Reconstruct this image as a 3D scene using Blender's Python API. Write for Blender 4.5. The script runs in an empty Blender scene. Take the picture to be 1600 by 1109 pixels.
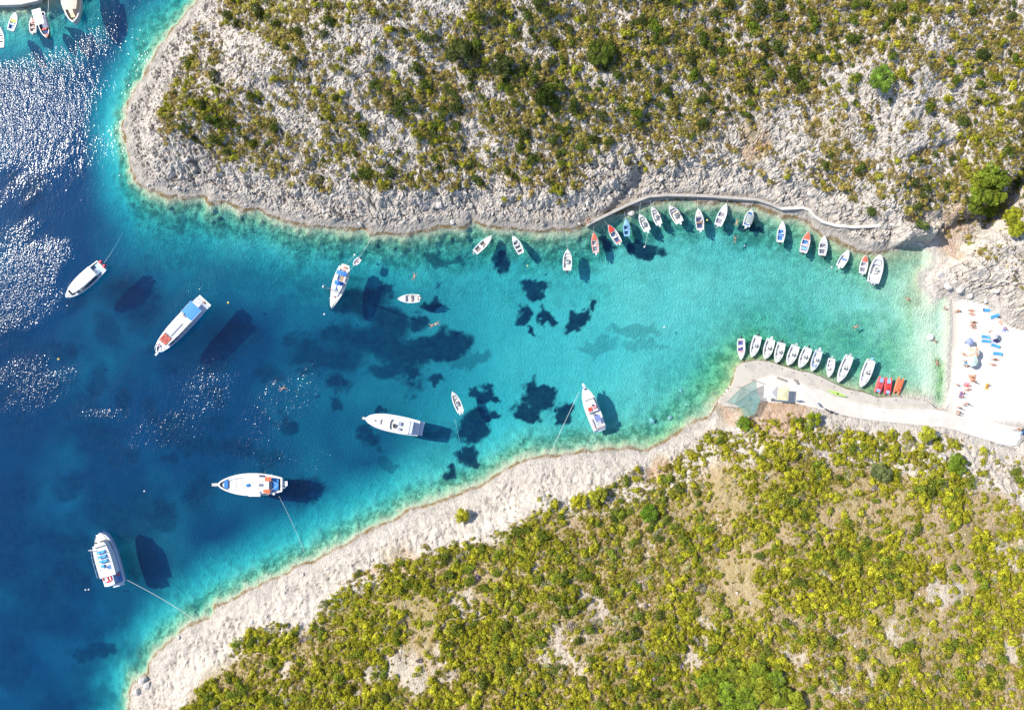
import bpy, math, random
import numpy as np
from mathutils import Vector, Matrix

# ------------------------------------------------------------------ camera, sky, sun, exposure
S = 0.145            # metres per photo pixel at sea level (photo is 1600 x 1109)
H = 160.0            # drone height above the sea
scene = bpy.context.scene
cam_data = bpy.data.cameras.new("camera")
cam_data.sensor_width = 36.0
cam_data.lens = 36.0 * H / (1600 * S)
cam_data.clip_end = 1200.0
cam = bpy.data.objects.new("camera", cam_data)
scene.collection.objects.link(cam)
cam.location = (0, 0, H)
scene.camera = cam

SUN_EL = math.radians(41)
SUN_AZ = Vector((-0.94, 0.34, 0)).normalized()
sun_vec = Vector((SUN_AZ.x * math.cos(SUN_EL), SUN_AZ.y * math.cos(SUN_EL), math.sin(SUN_EL)))
world = bpy.data.worlds.new("World"); scene.world = world; world.use_nodes = True
wn = world.node_tree
sky = wn.nodes.new("ShaderNodeTexSky"); sky.sky_type = 'NISHITA'; sky.sun_disc = False
sky.sun_elevation = SUN_EL; sky.sun_rotation = math.atan2(SUN_AZ.x, SUN_AZ.y)
sky.air_density = 1.0; sky.dust_density = 0.6; sky.ozone_density = 1.5
wn.links.new(sky.outputs[0], wn.nodes["Background"].inputs[0])
wn.nodes["Background"].inputs[1].default_value = 0.15
sun_data = bpy.data.lights.new("sun", 'SUN'); sun_data.energy = 5.0; sun_data.angle = math.radians(0.53)
sun_data.color = (1.0, 0.95, 0.86)
sun = bpy.data.objects.new("sun", sun_data); scene.collection.objects.link(sun)
sun.rotation_euler = (-sun_vec).to_track_quat('-Z', 'Y').to_euler()
sun.location = sun_vec * 200
scene.view_settings.view_transform = 'Standard'
scene.view_settings.look = 'None'
scene.view_settings.exposure = 0.54
scene.view_settings.gamma = 1.0
scene.view_settings.use_curve_mapping = False
scene.cycles.use_denoising = True
scene.cycles.max_bounces = 6
scene.cycles.transparent_max_bounces = 12
scene.cycles.volume_bounces = 0
scene.cycles.caustics_reflective = False
scene.cycles.caustics_refractive = False
scene.cycles.sample_clamp_direct = 12.0
scene.cycles.sample_clamp_indirect = 4.0

rng = np.random.default_rng(7)
random.seed(7)
COL = scene.collection

# ------------------------------------------------------------------ small helpers
def W(px, py, z=0.0):
    k = S * (H - z) / H
    return Vector(((px - 800) * k, (554.5 - py) * k, z))
def PX(x, y, z):
    k = S * (H - z) / H
    return 800 + x / k, 554.5 - y / k

def tag(o, label=None, cat=None, group=None, kind=None):
    if label: o["label"] = label
    if cat: o["category"] = cat
    if group: o["group"] = group
    if kind: o["kind"] = kind
    return o

def empty(name, loc, rz=0.0):
    o = bpy.data.objects.new(name, None); COL.objects.link(o)
    o.location = loc; o.rotation_euler = (0, 0, rz); o.empty_display_size = 0.3
    return o

def mesh_obj(name, verts, faces, mat=None, parent=None, smooth=False):
    me = bpy.data.meshes.new(name)
    me.from_pydata([tuple(v) for v in verts], [], [tuple(f) for f in faces])
    if smooth: me.polygons.foreach_set("use_smooth", [True] * len(me.polygons))
    if mat: me.materials.append(mat)
    o = bpy.data.objects.new(name, me); COL.objects.link(o)
    if parent is not None: o.parent = parent
    return o

class MB:
    def __init__(s): s.v = []; s.f = []
    def prism(s, poly, z0, z1, bev=0.0):
        poly = [Vector((p[0], p[1])) for p in poly]
        a = sum(poly[i].x * poly[(i+1) % len(poly)].y - poly[(i+1) % len(poly)].x * poly[i].y for i in range(len(poly)))
        if a < 0: poly.reverse()
        n = len(poly); c = sum(poly, Vector((0, 0))) / n
        rings = [(poly, z0)]
        if bev > 0:
            rings.append((poly, z1 - bev))
            rings.append(([p + (c - p).normalized() * min(bev, (c - p).length * .4) for p in poly], z1))
        else: rings.append((poly, z1))
        b = len(s.v)
        for pl, z in rings:
            for p in pl: s.v.append((p.x, p.y, z))
        for r in range(len(rings) - 1):
            for i in range(n):
                j = (i + 1) % n
                s.f.append((b + r*n + i, b + r*n + j, b + (r+1)*n + j, b + (r+1)*n + i))
        s.f.append([b + i for i in reversed(range(n))])
        s.f.append([b + (len(rings)-1)*n + i for i in range(n)])
        return s
    def box(s, cx, cy, cz, sx, sy, sz, rz=0.0, bev=0.0):
        c, d = math.cos(rz), math.sin(rz)
        pl = [(cx + c*x - d*y, cy + d*x + c*y) for x, y in ((-sx/2, -sy/2), (sx/2, -sy/2), (sx/2, sy/2), (-sx/2, sy/2))]
        return s.prism(pl, cz - sz/2, cz + sz/2, bev)
    def tube(s, pts, r, n=6, r1=None):
        pts = [Vector(p) for p in pts]; b = len(s.v)
        for i, p in enumerate(pts):
            t = (pts[min(i+1, len(pts)-1)] - pts[max(i-1, 0)]).normalized()
            a = t.cross(Vector((0, 0, 1)))
            if a.length < 1e-3: a = t.cross(Vector((1, 0, 0)))
            a.normalize(); c = t.cross(a)
            rr = r if r1 is None else r + (r1 - r) * i / (len(pts) - 1)
            for k in range(n):
                an = 2*math.pi*k/n
                s.v.append(tuple(p + (a*math.cos(an) + c*math.sin(an)) * rr))
        for i in range(len(pts)-1):
            for k in range(n):
                k2 = (k+1) % n
                s.f.append((b+i*n+k, b+i*n+k2, b+(i+1)*n+k2, b+(i+1)*n+k))
        s.f.append([b+k for k in reversed(range(n))]); s.f.append([b+(len(pts)-1)*n+k for k in range(n)])
        return s
    def lathe(s, prof, c=(0, 0, 0), n=12, sx=1.0, sy=1.0):
        b = len(s.v)
        for r, z in prof:
            for k in range(n):
                an = 2*math.pi*k/n
                s.v.append((c[0] + r*sx*math.cos(an), c[1] + r*sy*math.sin(an), c[2] + z))
        for i in range(len(prof)-1):
            for k in range(n):
                k2 = (k+1) % n
                s.f.append((b+i*n+k, b+i*n+k2, b+(i+1)*n+k2, b+(i+1)*n+k))
        s.f.append([b+k for k in reversed(range(n))]); s.f.append([b+(len(prof)-1)*n+k for k in range(n)])
        return s
    def poly(s, pts):
        b = len(s.v); s.v += [tuple(p) for p in pts]; s.f.append(list(range(b, b+len(pts)))); return s
    def grid(s, rows):
        b = len(s.v); m = len(rows[0])
        for r in rows: s.v += [tuple(p) for p in r]
        for i in range(len(rows)-1):
            for j in range(m-1):
                s.f.append((b+i*m+j, b+i*m+j+1, b+(i+1)*m+j+1, b+(i+1)*m+j))
        return s
    def build(s, name, mat, parent=None, smooth=False):
        return mesh_obj(name, s.v, s.f, mat, parent, smooth)

# ------------------------------------------------------------------ materials
def new_mat(name):
    m = bpy.data.materials.new(name); m.use_nodes = True
    nt = m.node_tree; nt.nodes.clear()
    out = nt.nodes.new("ShaderNodeOutputMaterial")
    return m, nt, out
def N(nt, typ, **kw):
    n = nt.nodes.new(typ)
    for k, v in kw.items():
        if k.startswith("i_"):
            key = k[2:]; key = int(key) if key.isdigit() else key
            n.inputs[key].default_value = v
        else: setattr(n, k, v)
    return n
def L(nt, a, b): nt.links.new(a, b)
def mixc(nt, fac, a, b, blend='MIX'):
    m = nt.nodes.new("ShaderNodeMix"); m.data_type = 'RGBA'; m.blend_type = blend
    for idx, val in ((0, fac), (6, a), (7, b)):
        if hasattr(val, "is_linked"): nt.links.new(val, m.inputs[idx])
        else: m.inputs[idx].default_value = val if idx == 0 else (*val[:3], 1.0)
    return m.outputs[2]
def math_n(nt, op, a, b=None, c=None, clamp=False):
    m = nt.nodes.new("ShaderNodeMath"); m.operation = op; m.use_clamp = clamp
    for i, val in enumerate((a, b, c)):
        if val is None: continue
        if hasattr(val, "is_linked"): nt.links.new(val, m.inputs[i])
        else: m.inputs[i].default_value = val
    return m.outputs[0]
def ramp(nt, val, x0, x1, y0=0.0, y1=1.0, smooth=True):
    m = nt.nodes.new("ShaderNodeMapRange"); m.interpolation_type = 'SMOOTHSTEP' if smooth else 'LINEAR'
    nt.links.new(val, m.inputs[0])
    for i, x in enumerate((x0, x1, y0, y1)): m.inputs[1+i].default_value = x
    return m.outputs[0]
def noise(nt, vec, scale, detail=3.0, rough=0.55):
    n = nt.nodes.new("ShaderNodeTexNoise"); n.inputs["Scale"].default_value = scale
    n.inputs["Detail"].default_value = detail; n.inputs["Roughness"].default_value = rough
    nt.links.new(vec, n.inputs["Vector"]); return n.outputs["Fac"]

_paint = {}
def paint(rgb, rough=0.45, metal=0.0, wear=0.10, alpha=1.0, trans=0.0):
    key = (tuple(round(c, 3) for c in rgb), rough, metal, wear, alpha, trans)
    if key in _paint: return _paint[key]
    m, nt, out = new_mat("paint_%d" % len(_paint))
    g = N(nt, "ShaderNodeNewGeometry")
    n1 = noise(nt, g.outputs["Position"], 1.7, 4, 0.65)
    n2 = noise(nt, g.outputs["Position"], 9.0, 3, 0.6)
    f = math_n(nt, 'ADD', ramp(nt, n1, 0.35, 0.75), math_n(nt, 'MULTIPLY', ramp(nt, n2, 0.4, 0.75), 0.5))
    fac = math_n(nt, 'MULTIPLY', f, wear, clamp=True)
    col = mixc(nt, fac, rgb, [c * 0.45 + 0.05 for c in rgb])
    p = N(nt, "ShaderNodeBsdfPrincipled", i_Roughness=rough, i_Metallic=metal)
    L(nt, col, p.inputs["Base Color"])
    sh = p.outputs[0]
    if trans > 0:
        t = N(nt, "ShaderNodeBsdfTranslucent"); L(nt, col, t.inputs[0])
        mx = N(nt, "ShaderNodeMixShader", i_0=trans); L(nt, sh, mx.inputs[1]); L(nt, t.outputs[0], mx.inputs[2]); sh = mx.outputs[0]
    if alpha < 1:
        t = N(nt, "ShaderNodeBsdfTransparent")
        mx = N(nt, "ShaderNodeMixShader", i_0=alpha); L(nt, t.outputs[0], mx.inputs[1]); L(nt, sh, mx.inputs[2]); sh = mx.outputs[0]
    L(nt, sh, out.inputs[0])
    _paint[key] = m
    return m

WHITE = (0.66, 0.66, 0.65); CREAM = (0.66, 0.60, 0.50); GREY = (0.35, 0.36, 0.38); DARK = (0.03, 0.035, 0.045)
RED = (0.55, 0.05, 0.035); CORAL = (0.62, 0.14, 0.08); BLUE = (0.04, 0.18, 0.50); LBLUE = (0.22, 0.42, 0.66)
NAVY = (0.02, 0.05, 0.16); ORANGE = (0.75, 0.16, 0.05); WOOD = (0.22, 0.11, 0.05); TEAL = (0.25, 0.40, 0.40)
YELLOW = (0.75, 0.62, 0.12); TAN = (0.5, 0.40, 0.28); PINK = (0.65, 0.35, 0.33); MINT = (0.5, 0.72, 0.6)

# ------------------------------------------------------------------ numpy noise and polygons
def _hash(ix, iy, seed):
    h = (ix.astype(np.int64) * 374761393 + iy.astype(np.int64) * 668265263 + seed * 1442695041) & 0xFFFFFFFF
    h = ((h ^ (h >> 13)) * 1274126177) & 0xFFFFFFFF
    h = ((h ^ (h >> 16)) * 2246822519) & 0xFFFFFFFF
    return ((h ^ (h >> 15)) & 0xFFFFFF) / float(0xFFFFFF)
def vnoise(x, y, seed=0):
    ix = np.floor(x); iy = np.floor(y); fx = x - ix; fy = y - iy
    fx = fx*fx*fx*(fx*(fx*6-15)+10); fy = fy*fy*fy*(fy*(fy*6-15)+10)
    a = _hash(ix, iy, seed); b = _hash(ix+1, iy, seed); c = _hash(ix, iy+1, seed); d = _hash(ix+1, iy+1, seed)
    return (a*(1-fx)+b*fx)*(1-fy) + (c*(1-fx)+d*fx)*fy
def fbm(x, y, octv=4, seed=0, gain=0.5):
    t = 0.0; a = 1.0; s = 0.0
    for o in range(octv):
        cs, sn = math.cos(o*1.1+.3), math.sin(o*1.1+.3)
        t = t + a * vnoise((x*cs-y*sn)*2**o, (x*sn+y*cs)*2**o, seed+o*17); s += a; a *= gain
    return t / s * 2 - 1
def worley(x, y, seed=0):
    ix = np.floor(x); iy = np.floor(y)
    f1 = np.full(x.shape, 9.0); f2 = np.full(x.shape, 9.0); cid = np.zeros(x.shape)
    for dx in (-1, 0, 1):
        for dy in (-1, 0, 1):
            cx = ix+dx; cy = iy+dy
            px = cx + _hash(cx, cy, seed); py = cy + _hash(cx, cy, seed+5)
            d = np.hypot(px-x, py-y)
            m = d < f1
            f2 = np.where(m, f1, np.minimum(f2, d)); cid = np.where(m, _hash(cx, cy, seed+9), cid); f1 = np.where(m, d, f1)
    return f1, f2, cid
def sst(a, b, x):
    t = np.clip((x-a)/(b-a), 0, 1); return t*t*(3-2*t)
def sdf(poly, X, Y):
    """signed distance in metres, positive inside; poly in photo pixels"""
    P = np.array([[(p[0]-800)*S, (554.5-p[1])*S] for p in poly])
    d2 = np.full(X.shape, 1e9); ins = np.zeros(X.shape, bool)
    for i in range(len(P)):
        ax, ay = P[i]; bx, by = P[(i+1) % len(P)]
        ex, ey = bx-ax, by-ay; wx, wy = X-ax, Y-ay
        t = np.clip((wx*ex+wy*ey)/(ex*ex+ey*ey+1e-9), 0, 1)
        d2 = np.minimum(d2, (wx-ex*t)**2 + (wy-ey*t)**2)
        if abs(ey) > 1e-9:
            c = ((ay <= Y) & (by > Y)) | ((by <= Y) & (ay > Y))
            ins ^= c & (X < ax + (Y-ay)/ey*ex)
    d = np.sqrt(d2)
    return np.where(ins, d, -d)

# ------------------------------------------------------------------ shorelines (photo pixels at sea level)
NORTH_SHORE = [(322,-60),(310,0),(285,30),(262,55),(240,88),(225,120),(208,145),(197,175),(192,200),(195,225),(203,250),(207,272),
 (217,287),(235,299),(263,308),(290,309),(315,306),(322,309),(328,322),(340,318),(353,317),(376,328),(400,328),(425,338),(463,349),(501,356),
 (536,357),(557,358),(587,365),(615,366),(642,365),(665,360),(690,353),(710,355),(726,354),(738,347),(753,351),(779,358),(800,357),
 (825,361),(850,362),(876,361),(901,356),(921,350),(931,345),(946,340),(962,334),(977,331),(992,326),(1015,318),(1040,314),(1078,314),
 (1116,316),(1153,319),(1179,324),(1200,330),(1215,335),(1238,340),(1263,349),(1283,364),(1301,372),(1321,382),(1341,391),(1362,397),
 (1377,395),(1402,389),(1427,384),(1447,387),(1458,394),(1465,401),(1461,414),(1450,429),(1446,439),(1453,454),(1463,463),(1485,466)]
BEACH_LINE = [(1490,474),(1492,500),(1492,530),(1490,560),(1487,600),(1478,632),(1466,640)]
QUAY_LINE = [(1447,627),(1422,623),(1402,620),(1367,621),(1359,617),(1344,612),(1321,608),(1301,599),(1281,589),(1263,582),(1245,579),
 (1215,570),(1200,565),(1179,563),(1159,567),(1150,575),(1146,593),(1140,606),(1131,618),(1121,624)]
SOUTH_SHORE = [(1117,633),(1113,646),(1106,652),(1090,655),(1075,666),(1053,681),(1027,696),(1010,702),(989,700),(964,701),(941,703),(911,705),
 (886,709),(858,712),(825,715),(808,723),(790,733),(774,743),(748,760),(716,772),(678,785),(642,796),(615,813),(582,828),(552,844),(514,861),
 (488,877),(456,888),(433,902),(400,916),(374,930),(338,948),(331,960),(311,970),(290,978),(265,1001),(242,1023),(230,1039),(234,1051),
 (220,1058),(207,1069),(202,1084),(202,1109),(190,1180),(180,1600)]
FAR = [(2400,1600),(2400,-700),(330,-700)]
LAND = NORTH_SHORE + BEACH_LINE + QUAY_LINE + SOUTH_SHORE + FAR
NWQUAY = [(-700,-700),(-700,12),(0,10),(40,9),(66,3),(82,-8),(95,-60),(110,-700)]
NORTH_HILL = NORTH_SHORE + [(1512,470),(1540,477),(1556,496),(1575,511),(1600,518),(1650,540),(1700,600)] + [(2400,600),(2400,-700),(330,-700)]
SOUTH_HILL = [(2400,606),(1700,610),(1640,668),(1600,680),(1585,696),(1560,694),(1535,682),(1500,672),(1468,663),(1420,660),(1380,656),(1340,651),(1300,643),
 (1270,634),(1240,627),(1200,626),(1175,628),(1155,640),(1135,652),(1122,645)] + SOUTH_SHORE + [(2400,1600)]

# ------------------------------------------------------------------ terrain grid
STEP = 0.3
def axis(a):
    core = np.arange(-a, a + 1e-6, STEP); m = a + np.cumsum(np.linspace(0.6, 6.0, 26))
    return np.concatenate([-m[::-1], core, m])
gx = axis(124.2); gy = axis(88.2)
cgx = np.arange(-230, 231, 1.0); cgy = np.arange(-190, 191, 1.0)
CX, CY = np.meshgrid(cgx, cgy)
def coarse(poly): return sdf(poly, CX, CY)
def bil(field, x, y):
    fx = np.clip((x - cgx[0]) / 1.0, 0, len(cgx)-1.001); fy = np.clip((y - cgy[0]) / 1.0, 0, len(cgy)-1.001)
    i = fx.astype(int); j = fy.astype(int); u = fx-i; v = fy-j
    return (field[j, i]*(1-u)+field[j, i+1]*u)*(1-v) + (field[j+1, i]*(1-u)+field[j+1, i+1]*u)*v
F_LAND = np.maximum(coarse(LAND), coarse(NWQUAY)); F_N = coarse(NORTH_HILL); F_S = coarse(SOUTH_HILL); F_NW = coarse(NWQUAY)
def polyline_dist(pts, x, y):
    P = [((p[0]-800)*S, (554.5-p[1])*S) for p in pts]; d2 = np.full(x.shape, 1e9)
    for (ax, ay), (bx, by) in zip(P[:-1], P[1:]):
        ex, ey = bx-ax, by-ay; t = np.clip(((x-ax)*ex+(y-ay)*ey)/(ex*ex+ey*ey), 0, 1)
        d2 = np.minimum(d2, (x-ax-ex*t)**2+(y-ay-ey*t)**2)
    return np.sqrt(d2)
DEPTHS = [(20,600,17),(60,800,18),(120,1000,16),(60,1090,14),(300,500,13),(200,620,15),(300,720,13),(500,600,11),(430,540,11.5),(560,520,10),(650,540,7.5),(720,500,6.5),
 (800,450,6),(840,560,5.5),(900,450,4.6),(1000,450,3.2),(1000,410,3.2),(1060,490,3.2),(1090,440,2.7),(1150,450,2.9),(1150,380,3.3),(1250,430,2.7),(1320,450,2.1),(1330,540,2.4),(1250,500,2.9),(1390,430,1.0),
 (1400,520,1.5),(1440,480,0.5),(1450,520,0.42),(1440,550,.6),(1475,560,0.2),(1462,600,0.4),(1420,590,1.5),(1380,570,2.1),(1050,580,3.8),(1000,640,3.0),(1080,620,2.4),(960,640,3.7),(940,560,4.6),
 (860,640,5.0),(750,640,7),(700,600,8),(620,640,9),(520,700,10.5),(560,740,9),(680,730,5.5),(400,820,10),(300,900,9),(230,890,6.5),(200,860,7),(230,960,8),(170,1030,8),(120,1080,9),(600,430,7.5),(650,430,6.2),(700,430,6.0),(480,410,7),
 (450,380,5),(350,370,6),(300,390,9),(220,350,8),(170,330,12),(60,300,14),(130,250,12),(170,180,8),(130,120,9.5),(200,110,5),(220,60,4),(150,60,9),(60,60,7.5),(20,40,5),(50,150,12),(150,430,14),(420,450,10.5),(-200,500,19),(-200,900,20),(-200,100,14),(100,1400,18)]
DP = np.array([[(a-800)*S, (554.5-b)*S, d] for a, b, d in DEPTHS])
def ctrl_depth(x, y):
    num = np.zeros(x.shape); den = np.zeros(x.shape)
    for ax, ay, d in DP:
        w = 1.0 / ((x-ax)**2 + (y-ay)**2 + 9.0)**1.6; num += w*d; den += w
    return num / den
F_DEPTH = ctrl_depth(CX, CY); _dm = 6.6 + .2*sst(700, 350, 800+CX/S); F_DEPTH = _dm*(1-np.exp(-F_DEPTH*1.12/_dm))
RAVINE = [(1470,388),(1500,366),(1530,345),(1556,318),(1580,285),(1578,235),(1570,180),(1580,100),(1560,20),(1545,-80)]
GULLY = [(955,342),(972,318),(985,298),(998,270)]
SIDE = [(1395,262),(1430,248),(1470,240)]
def height(x, y):
    x = np.asarray(x, float); y = np.asarray(y, float)
    rag = fbm(x*0.42, y*0.42, 4, 3)*0.95 + fbm(x*1.7, y*1.7, 2, 4)*0.22
    dl = bil(F_LAND, x, y); dn = bil(F_N, x, y); ds = bil(F_S, x, y)
    px = 800 + x/S; py = 554.5 - y/S
    quayish = sst(1100, 1150, px) * sst(540, 560, py) * (1 - sst(655, 675, py))
    beachish = sst(1470, 1484, px) * sst(462, 476, py) * (1-sst(640, 660, py))
    cove = sst(1390, 1420, px)*(1-sst(1455, 1470, px))*sst(395, 405, py)
    flat = np.clip(quayish + beachish, 0, 1)
    r = rag * (1 - flat) * 0.8
    dl = dl + r; dn = dn + r*0.9; ds = ds + r*0.6
    # sea floor
    base = bil(F_DEPTH, x, y)
    dep = np.maximum(-dl, 0)
    northbank = sst(560, 380, py) * sst(160, 220, px)
    Ls = 3.0 + 0.32*base
    sea = -base*(1-np.exp(-(dep/Ls)**1.55)) - 0.22*sst(0, .6, dep)*(1-beachish)*(1-cove)
    rock = np.exp(-dep/5.0)*(1-beachish)
    f1, f2, _ = worley(x*0.55+rag, y*0.55, 21)
    sea = sea + (0.55*fbm(x*.8, y*.8, 4, 31) + 0.5*(0.55-f1))*np.clip(rock*1.2*sst(0.3, 1.5, dep), 0, .8)*np.clip(base/3.5, .1, 1) + .15*fbm(x*.2, y*.2, 2, 8)*sst(3, 9, dep)
    sea = np.minimum(sea, -0.03)
    # north hill
    big = fbm(x*0.055+5, y*0.055, 4, 11); mid = fbm(x*0.19, y*0.19, 4, 12)
    warp = fbm(x*.25, y*.25, 3, 40)*1.6
    w1, w2, cid = worley((x+warp*1.6)*0.26, (y*1.5-warp*1.6)*0.26, 13); crack = sst(0.16, 0.0, w2-w1)
    s1, s2, sid = worley(x*0.95+rag, y*0.95-rag, 14); scrack = sst(0.17, 0.0, s2-s1)
    d = np.maximum(dn, 0)
    tip = 1 - sst(230, 420, px)
    cliff = sst(1385, 1400, px)*(1-sst(1440, 1460, px))*sst(350, 362, py)
    hn = 0.30*sst(0, .5, d) + (1.3-.4*tip)*sst(.3, 2.8, d) + 2.2*sst(2.0, 8.5, d) + 0.31*np.maximum(d-5, 0) - 0.0016*np.maximum(d-20, 0)**2
    hn = hn + 4.0*cliff*sst(0.2, 1.8, d)
    am = sst(0.4, 4, d)
    rocky = 1 - 0.55*sst(9, 16, d)
    xr = x*.80-y*.60+warp*.8; yr = x*.60+y*.80-warp*.8
    ridge = 1-2*np.abs(fbm(xr*.16, yr*.55, 5, 19, .6)); ridge2 = 1-2*np.abs(fbm(xr*.55, yr*1.5, 4, 20, .65))
    hn = hn + am*(.75*(ridge-.6)*rocky + .42*(ridge2-.6)*(rocky+.1)) + am*(1.5*big*sst(3, 14, d) + 0.75*mid + 0.40*(cid-.5)*rocky - 0.9*crack*rocky*sst(-.1,.5,mid+.1) - (0.06*scrack - 0.14*(sid-.5))*1.0) + am*0.16*fbm(x*1.1, y*1.1, 3, 15)
    rv = polyline_dist(RAVINE, x+1.5*fbm(x*.2, y*.2, 3, 50), y+1.5*fbm(x*.2+9, y*.2, 3, 51))
    hn = hn - np.minimum(7.5*np.exp(-(rv/2.4)**2), hn*0.8)*sst(0, 2, d)
    gv = polyline_dist(GULLY, x, y); hn = hn - np.minimum(2.2*np.exp(-(gv/1.4)**2), hn*.7)
    sv = polyline_dist(SIDE, x, y); hn = hn - np.minimum(1.8*np.exp(-(sv/1.2)**2), hn*.7)
    # south hill
    d = np.maximum(ds, 0)
    inland = sst(1100, 1160, px)*sst(560, 580, py)
    hs = (0.35*sst(0, .5, d) + 0.8*sst(.4, 4, d) + 1.7*sst(2.5, 11, d) + 0.25*np.maximum(d-8, 0) - .001*np.maximum(d-20, 0)**2)
    hs = hs + inland*0.9
    am = sst(0.6, 5, d)
    bare = 1-sst(9, 13, d)
    hs = hs + am*.30*(1-2*np.abs(fbm(x*1.1, y*1.3, 4, 23, .6))-.6)*bare + am*.34*(1-2*np.abs(fbm((x*.87+y*.5)*.75, (-x*.5+y*.87)*.25, 5, 22, .6))-.6)*(.4+bare) + am*(1.0*big*sst(3, 14, d) + 0.45*mid + (.10*(cid-.5) - 0.28*crack*sst(.05,.5,mid))*bare - 0.04*scrack + .05*(sid-.5) + .07*fbm(x*1.1, y*1.1, 3, 16))
    # beach and quay ground
    hb = 0.02 + 0.075*np.maximum(dl, 0) + .05*fbm(x*.5, y*.5, 3, 18)*sst(1, 4, dl); hb = np.minimum(hb, 1.5)
    quay_g = 0.55
    hb = hb*(1-quayish*0.85) + quay_g*quayish*0.85
    hl = np.where(dn > 0, hn + hb*sst(2, 0, d)*0, np.where(ds > 0, hs, hb))
    edge = np.maximum(hl, 0.04)
    # NW quay
    dq = bil(F_NW, x, y)
    edge = np.where(dq > 0, 0.9 + 0*edge, edge)
    return np.where(dl > 0, edge, sea)

def smooth_height(x, y):
    """terrain height for planting and placing"""
    return height(np.asarray(x, float), np.asarray(y, float))
GX, GY = np.meshgrid(gx, gy)
GZ = height(GX, GY)
ny, nx = GZ.shape
_core_z = GZ
def zat(x, y):
    i = int(np.clip(np.searchsorted(gx, x)-1, 0, nx-2)); j = int(np.clip(np.searchsorted(gy, y)-1, 0, ny-2))
    u = (x-gx[i])/(gx[i+1]-gx[i]); v = (y-gy[j])/(gy[j+1]-gy[j])
    return float((GZ[j,i]*(1-u)+GZ[j,i+1]*u)*(1-v)+(GZ[j+1,i]*(1-u)+GZ[j+1,i+1]*u)*v)
def zatv(x, y):
    i = np.clip(np.searchsorted(gx, x)-1, 0, nx-2); j = np.clip(np.searchsorted(gy, y)-1, 0, ny-2)
    u = (x-gx[i])/(gx[i+1]-gx[i]); v = (y-gy[j])/(gy[j+1]-gy[j])
    return (GZ[j,i]*(1-u)+GZ[j,i+1]*u)*(1-v)+(GZ[j+1,i]*(1-u)+GZ[j+1,i+1]*u)*v
def ground(px, py, extra=0.0):
    """the ground point that shows at a photo pixel"""
    z = 0.0
    for _ in range(6):
        p = W(px, py, z); z = 0.5*z + 0.5*zat(p.x, p.y)
    p = W(px, py, z); p.z = zat(p.x, p.y) + extra
    return p

# ------------------------------------------------------------------ ground masks (own colours of meadow, sand, soil; silt with painted deep-water dimming)
GPX, GPY = PX(GX, GY, GZ)
GRASSBEDS = [(220,477,40,38),(366,532,42,28),(62,300,12,20),(48,325,10,22),(38,360,8,26),(15,293,14,16),(160,527,20,28),(92,545,22,18),(577,464,28,15),(597,497,36,24),
 (580,535,62,28),(480,550,32,22),(673,462,18,9),(645,488,14,12),(683,532,46,22),(640,545,30,20),(698,408,25,9),(786,406,9,17),(550,470,13,22),(843,440,21,11),(846,453,17,12),(820,488,11,19),(853,489,9,14),
 (836,512,7,7),(909,497,19,16),(925,478,4,4),(1012,384,22,15),(951,390,12,7),(141,600,14,26),(60,615,40,26),(105,640,38,26),(273,669,26,26),(333,622,14,14),(174,727,15,14),
 (252,807,26,20),(361,701,42,17),(316,777,24,34),(273,575,15,16),(328,568,42,18),(265,717,13,15),(205,710,16,14),(500,566,58,18),(521,603,18,10),(645,573,17,12),(680,588,12,10),(758,617,11,14),(770,624,8,7),
 (745,667,27,28),(776,656,8,7),(690,676,30,10),(572,686,13,18),(746,719,19,17),(711,739,9,15),(483,768,30,16),(413,717,15,14),(597,724,28,8),(526,633,9,12),(602,638,14,6),(845,616,24,20),
 (822,643,24,17),(883,641,15,17),(150,1018,30,13),(136,1034,14,10),(560,430,20,6),(120,470,20,12),(40,690,30,30),(110,760,24,18),(60,880,40,26),(130,900,20,30),(70,960,50,30),(30,1050,30,30),(600,455,14,12),
 (230,545,16,10),(190,620,14,16),(330,660,20,12),(420,590,18,14),(445,655,16,10),(520,520,24,12),(735,560,30,10),(990,522,34,12),(940,545,26,10),(1010,545,30,8),(1130,330,9,8),(1070,340,10,8),(1180,350,14,10),(300,690,30,20),(240,640,14,16),(205,880,18,26)]
FAINT = {(690,676,30,10):.5,(597,724,28,8):.5,(735,560,30,10):.45,(990,522,34,12):.33,(940,545,26,10):.3,(1010,545,30,8):.3,(40,690,30,30):.6,(60,880,40,26):.7,(70,960,50,30):.7,(560,430,20,6):.4,(698,408,25,9):.7,(1130,330,9,8):.5,(1070,340,10,8):.5}
wpx = GPX + 34*fbm(GX*.09, GY*.09, 6, 61, .66) + 7*fbm(GX*.55, GY*.55, 3, 62); wpy = GPY + 30*fbm(GX*.09+40, GY*.09, 6, 63, .66) + 7*fbm(GX*.55+9, GY*.55, 3, 64)
seagrass = np.zeros(GZ.shape)
for g in GRASSBEDS:
    cx, cy, rx, ry = g; k = FAINT.get(g, 1.0)
    e = np.sqrt(((wpx-cx)/rx)**2 + ((wpy-cy)/ry)**2)
    west = float(1-sst(380, 820, np.array(float(cx)))); soft = 0.15 + 0.35*west; k *= 1-.05*west
    seagrass = np.maximum(seagrass, k*sst(1.08+soft, 1.02-soft, e))
seagrass = np.maximum(seagrass, .9*sst(-.06, .22, fbm(GX*.075+9, GY*.11, 6, 65, .66) - .9*np.clip(np.hypot((GPX-560)/200, (GPY-535)/90)-.6, 0, 2)))
seagrass = np.maximum(seagrass, 0.9*sst(-.25, .35, fbm(GX*.05+3, GY*.05, 5, 66, .6) + .35*sst(260, 20, GPX) - .1)*sst(430, 130, GPX)*sst(250, 600, GPY))
dl_all = bil(F_LAND, GX, GY)
dep_d = np.maximum(-dl_all, 0)
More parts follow.
